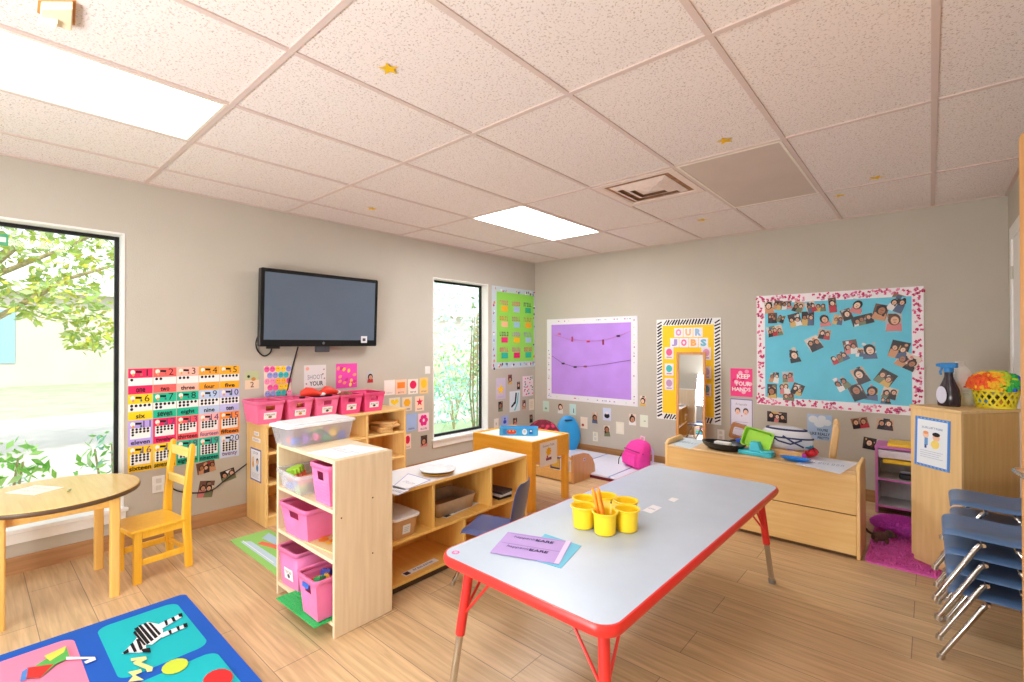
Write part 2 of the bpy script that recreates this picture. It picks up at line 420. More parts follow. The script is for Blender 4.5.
fixture(1.03, -5.5, 1.64, -4.306, 5.0, 'brightly lit recessed ceiling light panel above the round wooden table')
fixture(1.03, -2.21, 1.64, -.99, 17.0, 'softly glowing recessed ceiling light panel near the corner of the two walls')
fixture(2.86, -2.21, 3.47, -.99, 1, 'unlit greyish recessed ceiling light panel beside the air vent', lit=False)
fixture(2.86, -5.5, 3.47, -4.306, 8.0, 'added out-of-view ceiling light panel above the front end of the white activity table')  # extra panel out of view, added to light the room

t = thing('air_vent', 'square white four-way air vent with brown showing between its louvers in the ceiling', 'air vent', (2.555, -1.9, H))
f = MB()
def ringsq(mb, a, za, b, zb_):
    A = [mb.v(p) for p in ((-a,-a,za),(a,-a,za),(a,a,za),(-a,a,za))]; B = [mb.v(p) for p in ((-b,-b,zb_),(b,-b,zb_),(b,b,zb_),(-b,b,zb_))]
    for i in range(4): mb._f([A[i], A[(i+1) % 4], B[(i+1) % 4], B[i]])
ringsq(f, .292, -.008, .245, -.008); ringsq(f, .292, -.008, .292, 0); ringsq(f, .245, -.008, .235, -.001)
f.build('frame', mat('vent_white', (232, 214, 204), .5), t, smooth=0, solid=.002)
MB().box(-.24, .24, -.24, .24, -.0009, -.0002).build('duct_opening', mat('brown_duct', (160, 118, 84), .9, var=.3, scale=14), t, smooth=0)  # mottled brown sheet behind the louvers
for i, (a, b) in enumerate(((.205, .165), (.145, .1), (.085, .0005))):
    l = MB(); ringsq(l, a, -.005, b, -.022); l.build('louver', mat('vent_white', (232, 214, 204), .5), t, smooth=0, solid=.0015)

for i, (x, y, r, lab) in enumerate(((2.43, -3.994, .045, 'yellow paper star on the ceiling tile nearest the lit panel by the camera'),
        (3.225, -2.393, .05, 'yellow paper star on the ceiling just before the unlit light panel'),
        (2.534, -.792, .055, 'yellow paper star on the ceiling behind the air vent, by the bulletin board wall'),
        (.644, -2.936, .05, 'yellow paper star on the ceiling above the wall television'),
        (3.794, -1.126, .05, 'yellow paper star on the ceiling above the tall cabinet, farther from the unlit panel'),
        (3.556, -.824, .045, 'yellow paper star on the ceiling past the unlit panel, close to the pink-bordered board wall'))):
    c = Card(.01, .01, (236, 190, 20)); c.star(0, 0, r, (238, 192, 24)); o = c.build('paper_star')
    o.matrix_world = Matrix.Translation((x, y, H-.0075 if False else H-.003)) @ Matrix.Rotation(R(40+i*33), 4, 'Z') @ Matrix.Rotation(PI, 4, 'X')
    tag(o, lab, 'paper star', 'yellow paper stars on the ceiling')
t = thing('folded_paper', 'folded cream paper decoration taped to the ceiling beside the brightest light panel', 'paper decoration', (1.88, -4.93, H))
p = MB()
pa = [onz(u, v, H) for u, v in ((41, 0), (73, 0), (72, 23), (57, 18), (40, 9))]
p.prism([(x-1.88, y+4.93) for x, y in pa][::-1] , -.03, -.002)
p.build('folded_sheet', mat('cream_card', (246, 226, 190), .8), t, bevel=.004)
pb = [onz(u, v, H-.03) for u, v in ((39, 16), (58, 19), (55, 28), (37, 21))]
MB().prism([(x-1.88, y+4.93) for x, y in pb][::-1], -.045, -.03).build('paper_strip', mat('white_card', (248, 240, 222), .8), t, bevel=.002)
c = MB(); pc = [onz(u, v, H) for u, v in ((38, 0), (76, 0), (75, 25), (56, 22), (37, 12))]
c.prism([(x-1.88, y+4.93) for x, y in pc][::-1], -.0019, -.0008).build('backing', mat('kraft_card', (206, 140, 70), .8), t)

# ================================================================== OUTDOORS
struct(MB().box(-60, -.15, -40, 50, -.5, -.25).build('ground', mat('lawn_soil', (168, 184, 144), .9, var=.15, scale=2), smooth=0))
dr = MB().box(-10.5, -3.4, -40, 50, -.25, -.235).build('driveway', mat('pale_concrete', (184, 178, 172), .9, var=.05, scale=1.5), smooth=0); struct(dr)
def leaves(mb, n, c, r, size, seed, cols, flat=.6):
    q = random.Random(seed)
    for i in range(n):
        while True:
            p = Vector((q.uniform(-1, 1), q.uniform(-1, 1), q.uniform(-1, 1)))
            if .15 < p.length < 1: break
        p = Vector((c[0]+p.x*r[0], c[1]+p.y*r[1], c[2]+p.z*r[2]))
        a = Vector((q.gauss(0, 1), q.gauss(0, 1), q.gauss(0, flat))).normalized(); b = a.orthogonal().normalized()
        b = (b*math.cos(q.random()*6)+a.cross(b)*math.sin(q.random()*6)).normalized()
        s = size*q.uniform(.6, 1.3); mb.col = q.choice(cols)
        mb._f([mb.v(p-a*s), mb.v(p+b*s*.4), mb.v(p+a*s), mb.v(p-b*s*.4)])
BARK = mat('bark', (176, 158, 118), .9, var=.15, bump=.4, bscale=40)
LEAF = painted('leaf', .6)
t = thing('leafy_tree', 'sunlit yellow-green leafy tree with curved branches outside the window by the round table', 'tree', (-5.2, -6.6, -.25))
k = MB(); k.tube([(0, 0, 0), (.05, .1, .7), (.15, .45, 1.3), (.2, 1.0, 1.75), (.2, 1.45, 2.3), (.1, 1.9, 2.9)], .13, 10, r2=.05)
k.tube([(.15, .45, 1.3), (.0, .6, 2.2), (-.2, .7, 3.2)], .07, 8, r2=.03); k.tube([(.2, 1.0, 1.75), (.3, 1.7, 1.9), (.4, 2.4, 2.5), (.4, 3.0, 2.8)], .05, 8, r2=.015)
k.tube([(.2, 1.45, 2.3), (.0, 2.3, 2.9), (-.1, 3.1, 3.5)], .04, 8, r2=.012)
k.build('trunk', BARK, t)
k = MB(); YG = [(176, 194, 84), (192, 204, 104), (156, 182, 82), (204, 196, 80), (170, 196, 124), (196, 212, 150)]
for i, (c, r, n) in enumerate((((.2, 1.0, 3.4), (1.2, 1.3, .9), 900), ((.2, 2.4, 3.2), (1.1, 1.1, .8), 700), ((.4, 1.2, 2.35), (.7, .7, .35), 260), ((.3, 2.3, 2.2), (.6, .6, .35), 240),
        ((.3, 2.7, 1.75), (.45, .4, .3), 130), ((.4, .4, 1.3), (.5, .4, .4), 170), ((0, 3.3, 3.6), (.8, .7, .9), 300), ((0, 0.2, 2.6), (.8, .8, .8), 260))):
    leaves(k, int(n*1.9), c, r, .068, 11+i, YG)
k.build('foliage', LEAF, t, smooth=0)
def shrub(name, lab, loc, r, h, n, size, cols, seed, group=None):
    t = thing(name, lab, 'shrub', (loc[0], loc[1], -.25), group=group)
    s = MB()
    for i in range(5):
        a = seed+i*1.3; s.tube([(0, 0, 0), (.1*math.cos(a), .1*math.sin(a), h*.4), (r*.5*math.cos(a), r*.5*math.sin(a), h*.85)], .014, 6, r2=.006)
    s.build('stem', BARK, t); l = MB(); leaves(l, n, (0, 0, h*.55), (r, r, h*.5), size, seed, cols, 1.0); l.build('foliage', LEAF, t, smooth=0); return t
GR = [(140, 204, 100), (166, 216, 120), (192, 228, 150), (120, 186, 84)]
TG = [(150, 206, 190), (176, 220, 204), (196, 230, 216), (130, 190, 180), (190, 222, 170)]
shrub('shrub', 'green shrub outside the window, right behind the round table', (-.75, -4.98, 0), .32, .93, 420, .045, GR, 1)
shrub('shrub', 'pale green bushy shrub outside at the far end of the window by the number cards', (-.95, -4.28, 0), .3, .9, 360, .04, TG+GR, 2)
shrub('shrub', 'tall light green shrub outside the window by the round table, at its camera end', (-1.05, -5.72, 0), .36, 1.35, 420, .06, GR+YG, 3)
shrub('shrub', 'bluish green bush low outside the narrow window', (-2.7, .95, 0), .7, 1.15, 650, .05, TG, 4)
shrub('shrub', 'green bush outside the narrow window, behind the bluish one', (-4.3, 2.5, 0), .9, 1.6, 600, .06, GR+TG, 5)
shrub('climbing_plant', 'slender dark green climbing plant outside along the edge of the narrow window', (-.45, -.66, 0), .13, 2.3, 130, .035, [(140, 180, 130), (160, 196, 130), (186, 204, 140)], 6)
t = thing('pale_tree', 'tree with daylight glare painted into its pale leaves, far outside the narrow window', 'tree', (-9, 7.5, -.25))
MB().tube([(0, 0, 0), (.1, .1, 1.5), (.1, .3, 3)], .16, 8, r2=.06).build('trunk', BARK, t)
k = MB(); leaves(k, 1500, (0, 0, 2.9), (2.6, 3.0, 2.0), .16, 31, [(226, 240, 222), (210, 230, 216), (236, 244, 232), (216, 234, 232)]); k.build('foliage', LEAF, t, smooth=0)  # near-white leaf colours stand in for overexposed daylight
t = thing('outbuilding', 'pale building with a blue-grey window across the driveway', 'building', (-22, -9, -.25))
MB().box(-3, 0, -12, 34, 0, 3.6).build('facade', mat('pale_stucco', (206, 190, 184), .9, var=.06, scale=1), t, smooth=0)
MB().box(-3.3, .35, -12.3, 34.3, 3.6, 3.8).build('roof', mat('pale_roof', (210, 204, 200), .8), t, smooth=0)
for y in (1.6, 12.6): MB().box(0, .04, y, y+3.5, .9, 2.9).build('window_panel', mat('bluish_glass', (150, 190, 208), .3), t, smooth=0)
wd = bpy.data.worlds.new('sky'); sc.world = wd; wd.use_nodes = True
bg = wd.node_tree.nodes['Background']; bg.inputs[0].default_value = (.86, .94, 1.0, 1); bg.inputs[1].default_value = 1.8
sl = bpy.data.lights.new('sun', 'SUN'); sl.energy = 3.0; sl.angle = R(2); sl.color = (1, .96, .88)
so = bpy.data.objects.new('sun', sl); COL.objects.link(so); so.rotation_euler = (R(32), R(38), 0)
so.rotation_euler = Vector((-.55, .25, -.8)).to_track_quat('-Z', 'Y').to_euler()

hl_ = bpy.data.lights.new('hallway_fill', 'AREA'); hl_.size = .8; hl_.energy = 14; ho_ = bpy.data.objects.new('hallway_fill', hl_); COL.objects.link(ho_); ho_.location = (5.25, -4.1, 2.4)  # added fill light, brightens the unseen hallway for the mirror
# added fill light behind the camera, unseen, turned up to brighten the ceiling
ul = bpy.data.lights.new('bounce_fill', 'AREA'); ul.shape = 'RECTANGLE'; ul.size = 1.6; ul.size_y = 1.0; ul.energy = 105; ul.color = (.94, .97, 1)
uo = bpy.data.objects.new('bounce_fill', ul); COL.objects.link(uo); uo.location = (2.6, -6.95, .8)
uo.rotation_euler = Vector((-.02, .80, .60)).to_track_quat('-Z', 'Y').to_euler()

# ================================================================== CAMERA
cd = bpy.data.cameras.new('camera'); cd.sensor_width = 36; cd.lens = FPX*36/1024; cd.clip_start = .02
co = bpy.data.objects.new('camera', cd); COL.objects.link(co)
co.matrix_world = Matrix(((RT.x, UP.x, -FW.x, CAM.x), (RT.y, UP.y, -FW.y, CAM.y), (RT.z, UP.z, -FW.z, CAM.z), (0, 0, 0, 1)))
sc.camera = co
sc.view_settings.view_transform = 'Standard'; sc.view_settings.look = 'None'; sc.view_settings.gamma = 1; sc.view_settings.use_curve_mapping = False
sc.view_settings.exposure = 0.3
sc.cycles.use_denoising = True; sc.cycles.max_bounces = 10; sc.cycles.diffuse_bounces = 6; sc.cycles.transparent_max_bounces = 16; sc.cycles.sample_clamp_indirect = 8
sc.render.film_transparent = False

# ================================================================== RUGS
def zpoly(c, pix, col, z=0.0, off=(0, 0)):
    return c.poly([(onz(u, v, z)[0]-off[0], onz(u, v, z)[1]-off[1]) for u, v in pix], col)
PILE = painted('rug_pile', .95)
rx0, rx1, ry0, ry1 = 1.035, 3.0, -7.1, -4.327
cx_, cy_ = (rx0+rx1)/2, (ry0+ry1)/2
c = Card(1, 1, (32, 92, 190), t=.010, edge=rrect(rx0-cx_, rx1-cx_, ry0-cy_, ry1-cy_, .03))
OFF = (cx_, cy_)
def rsq(x0, x1, y0, y1, col): c.poly([(x-cx_, y-cy_) for x, y in rrect(x0, x1, y0, y1, .05)], col)
cols = [[(30, 186, 194), (244, 140, 172), (250, 200, 70), (120, 200, 90)], [(30, 186, 194), (120, 200, 90), (244, 140, 172), (250, 200, 70)], [(250, 200, 70), (244, 140, 172), (30, 186, 194), (120, 200, 90)]]
for i in range(3):
    for j in range(6): rsq(1.1+i*.6, 1.1+i*.6+.53, -4.70-j*.395, -4.385-j*.395, cols[i % 3][j % 4] if not (i == 1 and j == 0) else (30, 186, 194))
CR = (236, 226, 150)
# zebra upside down towards the room, letters ZZ and ball shapes
zpoly(c, [(122, 657), (131, 648), (137, 641), (146, 644), (146, 655), (139, 656), (130, 656)], (238, 238, 240), 0, OFF)
zpoly(c, [(136, 640), (139, 629), (148, 625), (158, 627), (163, 633), (162, 640), (152, 648), (144, 648)], (238, 238, 240), 0, OFF)
for q in ([(155, 629), (180, 617), (182, 620), (160, 633)], [(160, 637), (186, 627), (187, 630), (162, 641)]): zpoly(c, q, (232, 232, 236), 0, OFF)
c.lay()
BK = (24, 24, 30)
for q in ([(134, 632), (138, 630), (150, 646), (147, 648)], [(138, 629), (141, 628), (154, 643), (151, 645)], [(143, 627), (146, 626), (158, 640), (155, 642)], [(148, 626), (151, 626), (161, 637), (159, 639)],
          [(133, 636), (135, 634), (146, 648), (144, 649)], [(130, 648), (133, 646), (137, 655), (134, 656)], [(136, 643), (139, 642), (143, 652), (140, 654)], [(123, 656), (128, 652), (129, 656), (124, 658)],
          [(164, 624), (167, 623), (168, 628), (166, 629)], [(171, 621), (174, 620), (176, 624), (173, 625)], [(178, 617), (182, 616), (183, 620), (179, 620)], [(168, 634), (171, 633), (172, 637), (170, 638)], [(176, 630), (179, 629), (180, 633), (178, 634)], [(183, 627), (187, 626), (188, 630), (184, 631)], [(141, 653), (150, 651), (151, 656), (143, 656)]):
    c.poly([(onz(u, v, 0)[0]-cx_, onz(u, v, 0)[1]-cy_) for u, v in q], BK, False)
for q in ([(131, 662), (146, 660), (147, 663), (141, 666), (153, 671), (152, 675), (147, 676), (146, 673), (134, 668), (133, 666), (137, 664), (131, 665)], [(128, 676), (141, 673), (142, 676), (135, 679), (144, 684), (128, 686), (133, 680)]): zpoly(c, q, CR, 0, OFF)
ex_, ey_ = onz(175, 670, 0); c.ell(ex_-cx_, ey_-cy_, .055, .045, (200, 220, 70))
ex_, ey_ = onz(218, 683, 0); c.ell(ex_-cx_, ey_-cy_, .07, .05, (222, 50, 50))
# umbrella on the pink square
zpoly(c, [(38, 668), (66, 650), (70, 662), (56, 668), (40, 682), (20, 682)], (96, 180, 90), 0, OFF)
zpoly(c, [(44, 660), (66, 650), (64, 656), (50, 665)], (240, 220, 90), 0, OFF)
zpoly(c, [(27, 672), (54, 668), (40, 682), (24, 682)], (224, 56, 52), 0, OFF)
zpoly(c, [(22, 676), (28, 672), (26, 684), (20, 686)], (90, 140, 210), 0, OFF)
zpoly(c, [(66, 661), (80, 661), (95, 661), (96, 664), (86, 668), (84, 666), (90, 663), (66, 664)], (236, 236, 240), 0, OFF)
o = c.build('alphabet_rug', m=PILE); o.location = (cx_, cy_, 0)
tag(o, 'blue children\'s rug with zebra and umbrella squares in teal and pink', 'rug')

px = [onz(u, v, 0) for u, v in ((230.5, 540), (272, 531), (300, 560), (276, 572))]
gx, gy = .75, -3.79
c = Card(1, 1, (150, 206, 110), t=.004, edge=rrect(-.33, .62, -.14, .12, .02))
c.poly([(-.25, -.1), (.5, -.1), (.5, -.04), (-.2, -.05)], (190, 214, 226)); c.poly([(-.2, .02), (.3, .06), (.3, .1), (-.26, .09)], (176, 204, 224))
c.poly([(-.12, -.04), (.02, .0), (.2, .03), (.2, .06), (0, .04), (-.14, .0)], (232, 120, 90)); c.ell(.32, -.02, .12, .06, (110, 190, 110)); c.lines(.0, -.085, .5, .02, 1, (240, 240, 240))
o = c.build('play_mat', m=PILE); o.location = (.76, -3.77, 0); o.rotation_euler = (0, 0, 0)
tag(o, 'small green printed play mat on the floor beside the wall shelf', 'play mat')

def shag(n, x0, x1, y0, y1, z, h, seed, mbx):
    q = random.Random(seed)
    for i in range(n):
        x, y = q.uniform(x0, x1), q.uniform(y0, y1)
        lx_, ly_ = (x-3.965)*.786-(y+1.21)*.618, (x-3.965)*.618+(y+1.21)*.786
        if -.03 < lx_ < .32 and -.03 < ly_ < .45: continue
        a = q.uniform(0, 2*PI); s = .006
        p = Vector((x, y, z)); d = Vector((math.cos(a), math.sin(a), 0))*s; t = Vector((q.uniform(-.012, .012), q.uniform(-.012, .012), h*q.uniform(.6, 1.1)))
        mbx._f([mbx.v(p-d), mbx.v(p+d), mbx.v(p+t)])
MAG = mat('magenta_shag', (246, 112, 206), .95, var=.12, scale=40, bump=.8, bscale=300)
k = MB(); k.prism(rrect(3.745, 4.44, -1.432, -.32, .04), 0, .009); o = k.build('shag_rug', MAG); shag_o = o
s_ = MB(); shag(4600, 3.76, 4.42, -1.42, -.34, .008, .018, 5, s_); s_.build('pile', MAG, o, smooth=0)['kind'] = 'stuff'
tag(o, 'magenta shag rug under the tall cabinet', 'rug')
MAG2 = mat('bright_magenta_plush', (240, 92, 222), .95, var=.25, scale=60, bump=1, bscale=260)
bx, by = onz(893, 525, .03)
k = MB(); k.ball((0, 0, .05), (.16, .15, .045), 20, 10); o = k.build('plush_cushion', MAG2); o.location = (3.90, -.80, .026)
s_ = MB(); q = random.Random(3)
for i in range(1500):
    a, b_ = q.uniform(0, 2*PI), math.asin(q.uniform(-.1, 1)); n = Vector((math.cos(a)*math.cos(b_), math.sin(a)*math.cos(b_), math.sin(b_)))
    p = Vector((n.x*.16, n.y*.15, .05+n.z*.045)); d = n.orthogonal().normalized()*.006; s_._f([s_.v(p-d), s_.v(p+d), s_.v(p+n*.02)])
s_.build('pile', MAG2, o, smooth=0)['kind'] = 'stuff'
tag(o, 'bright magenta fluffy cushion lying on the shag rug', 'cushion')
t = thing('toy_puppy', 'small dark brown plush toy lying on the magenta rug by the maple cabinet', 'plush toy', (3.80, -1.06, .024), R(20))
BR = mat('brown_plush', (92, 62, 52), .9, bump=.6, bscale=200)
k = MB(); k.ball((0, 0, .035), (.05, .032, .032)); k.ball((.055, 0, .055), (.028, .028, .026)); k.ball((.08, 0, .048), (.015, .013, .012))
for sx in (-.03, .03):
    for sy in (-.022, .022): k.ball((sx, sy*1.3, .015), (.013, .012, .018), 8, 6)
k.build('body', BR, t); 
for s in (-1, 1): MB().ball((.05, s*.026, .058), (.012, .006, .02), 8, 6).build('ear', mat('dark_brown_plush', (60, 40, 36), .9), t)
MB().tube([(-.045, 0, .045), (-.07, 0, .06), (-.078, 0, .075)], .008, 6).build('tail', BR, t)

# ================================================================== ACTIVITY TABLE
t = thing('activity_table', 'white-topped rectangular activity table with a red edge and red adjustable legs', 'table', (3.019, -2.982, 0), R(-1.0))
TH, TL, TW = .545, 1.86, .765
outer = rrect(-TW/2, TW/2, -TL/2, TL/2, .07, 8); inner = rrect(-TW/2+.008, TW/2-.008, -TL/2+.008, TL/2-.008, .064, 8)
MB().prism(inner, TH-.03, TH).build('tabletop', LAMINATE, t, smooth=30)
e_ = MB(); n = len(outer)
def off(pts, d):
    r = []
    for i, p in enumerate(pts):
        L = math.hypot(abs(p[0])-0, abs(p[1])-0); r.append((p[0]*(1+d/max(abs(p[0]), .2)) if abs(p[0]) > .25 else p[0]*(1+d/.36), p[1]*(1+d/.92)))
    return r
rings = []
for d, z in ((-.008, TH-.034), (-.002, TH-.036), (.003, TH-.024), (.003, TH-.012), (-.002, TH-.001), (-.008, TH-.0005)):
    rings.append([(x, y, z) for x, y in rrect(-TW/2-d, TW/2+d, -TL/2-d, TL/2+d, .07+d, 8)])
e_.loft(rings, True, False); e_.build('edge_band', RED, t)
MB().prism(rrect(-TW/2+.02, TW/2-.02, -TL/2+.02, TL/2-.02, .06), TH-.038, TH-.0302).build('underside', mat('grey_board', (150, 150, 154), .7), t, smooth=0)
for sx in (-1, 1):
    for sy in (-1, 1):
        tx, ty = sx*(TW/2-.085), sy*(TL/2-.1); fx, fy = sx*(TW/2-.035), sy*(TL/2-.045)
        P = lambda k: Vector((tx+(fx-tx)*k, ty+(fy-ty)*k, (TH-.038)*(1-k)))
        leg = MB(); leg.tube([P(0), P(.56)], .019, 14); leg.tube([P(0), P(.03)], .034, 14); lg = leg.build('leg', RED, t)
        i_ = MB(); i_.tube([P(.54), P(.97)], .0145, 12); i_.build('leg_insert', CHROME, lg)
        MB().tube([P(.955), P(1)], .019, 12).build('foot', mat('grey_glide', (150, 146, 140), .4, .5), lg)
        br = MB()
        for bx_, by_ in ((-sx*.15, 0), (0, -sy*.14)): br.tube([P(.42), Vector((tx+bx_, ty+by_, TH-.042))], .0055, 8)
        br.build('brace', RED, lg)
        for bx_, by_ in ((-sx*.15, 0), (0, -sy*.14)): MB().ball((tx+bx_, ty+by_, TH-.043), .011, 10, 6).build('brace_screw', NICKEL, lg)
TZ = TH
def tcard(c, name, pix, z, roll):
    x, y = onz(pix[0], pix[1], z); o = c.build(name); o.location = (x, y, z); o.rotation_euler = (0, 0, R(roll)); return o
# papers: sheet corners read off the table top
def quad_sheet(name, corners, z, col, m=INK, thick=.0012):
    pts = [onz(u, v, z) for u, v in corners]; cx = sum(p[0] for p in pts)/4; cy = sum(p[1] for p in pts)/4
    c = Card(1, 1, col, t=thick, edge=[(x-cx, y-cy) for x, y in pts])
    return c, (cx, cy, z), [(x-cx, y-cy) for x, y in pts]
c, loc, _ = quad_sheet('paper', [(520, 556), (561, 568.5), (581.5, 546), (545, 534)], TZ+.0005, (110, 196, 226))
o = c.build('paper_sheet'); o.location = loc; tag(o, 'light blue paper sheet under the purple one on the activity table', 'paper', 'paper sheets on the activity table')
c, loc, q4 = quad_sheet('paper', [(490, 552.5), (559, 564.5), (571.5, 542), (508, 532)], TZ+.003, (190, 160, 224))
e1 = Vector(q4[1])-Vector(q4[0]); e2 = Vector(q4[3])-Vector(q4[0]); aa = math.degrees(math.atan2(e1.y, e1.x))
def pt(a, b): v = Vector(q4[0])+e1*a+e2*b; return v.x, v.y
c.poly([pt(.93, 0), pt(1, 0), pt(1, 1), pt(.93, 1)], (222, 206, 240))
c.poly([pt(.04, .47), pt(.92, .47), pt(.92, .49), pt(.04, .49)], (150, 124, 196)); c.poly([pt(.06, .94), pt(.92, .94), pt(.92, .955), pt(.06, .955)], (150, 124, 196))
for b in (.36, .8):
    x, y = pt(.36, b); c.text('happening', x, y, .026, (96, 72, 140), .11, .006, aa); x, y = pt(.64, b); c.text('KARE', x, y, .022, (64, 44, 110), .075, .03, aa)
o = c.build('paper_sheet'); o.location = loc; tag(o, 'purple paper sheet printed with two text lines, lying on the blue sheet', 'paper', 'paper sheets on the activity table')
c, loc, _ = quad_sheet('label', [(642, 510.5), (651, 513.5), (662, 507.5), (653, 504.8)], TZ+.0003, (240, 240, 246), thick=.0005)
c.scribble(0, 0, .04, .012, (150, 156, 176), 6, 3); o = c.build('name_sticker'); o.location = loc; tag(o, 'small white printed sticker on the activity table behind the yellow caddy', 'sticker')
c, loc, _ = quad_sheet('label', [(668, 500), (674, 502), (679, 499), (672, 497.5)], TZ+.0003, (246, 246, 250), thick=.0004)
o = c.build('paper_scrap'); o.location = loc; tag(o, 'tiny white paper scrap on the table beyond the name sticker', 'paper scrap')
c = Card(.03, .03, (236, 120, 180), t=.0005, edge=[(.016*math.cos(2*PI*i/12), .016*math.sin(2*PI*i/12)) for i in range(12)]); c.star(0, 0, .012, (250, 200, 226))
o = c.build('pink_sticker'); x, y = onz(451, 553, TZ); o.location = (x+.01, y+.015, TZ+.0003); tag(o, 'pink round sticker on the corner of the activity table', 'sticker')
# yellow six-cup caddy
ccx, ccy = onz(604, 518, TZ+.03)
t = thing('cup_caddy', 'yellow plastic caddy of six joined cups on the activity table', 'caddy', (2.962, -3.222, TZ), R(30))
body = MB(); cups = [(0, 0)]+[(.083*math.cos(R(90+72*i)), .083*math.sin(R(90+72*i))) for i in range(5)]
cups = [(.108*math.cos(R(90+60*i)), .108*math.sin(R(90+60*i))) for i in range(6)]
for x, y in cups:
    body.lathe([(.0, .002), (.04, .002), (.044, .006), (.049, .086), (.056, .09), (.057, .096), (.052, .097), (.046, .092), (.04, .01), (0, .008)], 22, (x, y, 0), cap=False)
body.build('cups', YELLOWP, t)
w_ = MB(); ring = [(.062*math.cos(2*PI*i/30), .062*math.sin(2*PI*i/30)) for i in range(30)]; w_.prism(ring, .086, .09); w_.build('web', YELLOWP, t)
ORG = mat('orange_wax', (250, 156, 34), .5)
cr = [((3.000, -3.318), (-.05, .012, .165), 'orange crayon leaning in the yellow caddy, the one nearest the papers'), ((3.017, -3.305), (-.05, .014, .168), 'orange crayon leaning in the yellow caddy, between two others'), ((3.030, -3.330), (-.048, .012, .155), 'orange crayon leaning in the yellow caddy, the one nearest the red table edge')]
for (x, y), d, lab in cr:
    t2 = thing('crayon', lab, 'crayon', (x, y, TZ+.014), group='orange crayons in the caddy'); d = Vector(d)
    MB().tube([(0, 0, 0), d*.92], .0085, 10).build('wrapper', ORG, t2); MB().tube([d*.92, d], .0075, 10, r2=.003).build('tip', ORG, t2)
t2 = thing('pencil', 'yellow pencil standing in the front cup of the yellow caddy', 'pencil', (3.036, -3.306, TZ+.014)); d = Vector((-.002, .012, .125))
MB().tube([(0, 0, 0), d*.9], .004, 6).build('shaft', mat('pencil_yellow', (250, 222, 110), .4), t2); MB().tube([d*.9, d], .004, 6, r2=.001).build('point', BLACK, t2)

# ================================================================== PLASTIC SCHOOL CHAIRS (front = local -Y)
def shell_chair(name, label, loc, rotz, shell, group=None, sh=.29):
    t = thing(name, label, 'chair', loc, rotz, group)
    prof = [(-.175, -.022), (-.168, -.004), (-.14, .004), (-.05, .0), (.05, -.004), (.11, .004), (.145, .03), (.162, .075), (.175, .15), (.19, .23), (.2, .275), (.206, .29)]
    wid = [.135, .15, .16, .165, .16, .15, .145, .15, .155, .15, .125, .08]
    def fn(a, b):
        k = min(int(b*(len(prof)-1)), len(prof)-2); f = b*(len(prof)-1)-k
        y = prof[k][0]*(1-f)+prof[k+1][0]*f; z = prof[k][1]*(1-f)+prof[k+1][1]*f; wv = wid[k]*(1-f)+wid[k+1]*f
        x = (a-.5)*2; return (x*wv, y-.02*x*x*(b > .55), sh+z+.012*x*x*(b < .5)+(-.02 if abs(x) > .95 and b < .45 else 0))
    m = MB(); m.grid(fn, 10, 22); m.build('seat_shell', shell, t, solid=.007, subsurf=1, smooth=80)
    f = MB()
    for s in (-1, 1):
        x = s*.1
        f.tube([(x, -.09, sh-.018), (x, .08, sh-.02)], .009, 8) if s > 2 else None
    f.tube([(-.172, -.05, sh-.022), (.172, -.05, sh-.022)], .0085, 8); f.tube([(-.172, .05, sh-.024), (.172, .05, sh-.024)], .0085, 8)
    f.build('seat_frame', CHROME, t)
    for s in (-1, 1):
        for fy, ty in ((-.2, -.06), (.2, .05)):
            l = MB(); l.tube([(s*.172, ty, sh-.022), (s*.181, ty+(fy-ty)*.08, sh-.035), (s*.186, fy, .012)], .0105, 10); lo = l.build('leg', CHROME, t)
            MB().tube([(s*.186, fy*.985, .022), (s*.186, fy*1.005, 0)], .0135, 10).build('foot', NICKEL, lo)
    rv = MB()
    for s in (-1, 1):
        for q in (.045, .075): rv.ball((s*q, .158, sh+.045), (.006, .005, .006), 8, 6)
    rv.build('rivet', NICKEL, t)
    return t
base = shell_chair('stacking_chair', 'blue plastic chair with chrome legs, top of the stack nearest the open door', (4.272, -2.16, .246), R(-90), BLUE, 'stacked blue chairs')
labs = ['second blue chair from the top of the stack nearest the open door', 'third blue chair from the top of the stack nearest the open door', 'blue chair standing on the floor at the bottom of the stack nearest the open door']
for i, l in enumerate(labs): dup(base, (4.279+.004*i, -2.16, (.246-.082*(i+1))), R(-90), l)
labs = ['blue plastic chair with chrome legs, top of the stack beside the tall cabinet', 'second blue chair from the top of the stack beside the tall cabinet', 'third blue chair from the top of the stack beside the tall cabinet', 'blue chair standing on the floor at the bottom of the stack beside the tall cabinet']
for i, l in enumerate(labs): dup(base, (4.305+.004*i, -1.762, .279-.093*i), R(-90), l)
shell_chair('plastic_chair', 'navy blue plastic chair tucked between the low white-topped shelf and the activity table', (2.15, -3.07, 0), R(-68), mat('dusty_navy_plastic', (72, 84, 132), .35, var=.03), None, .3).scale = (.95, .95, .97)

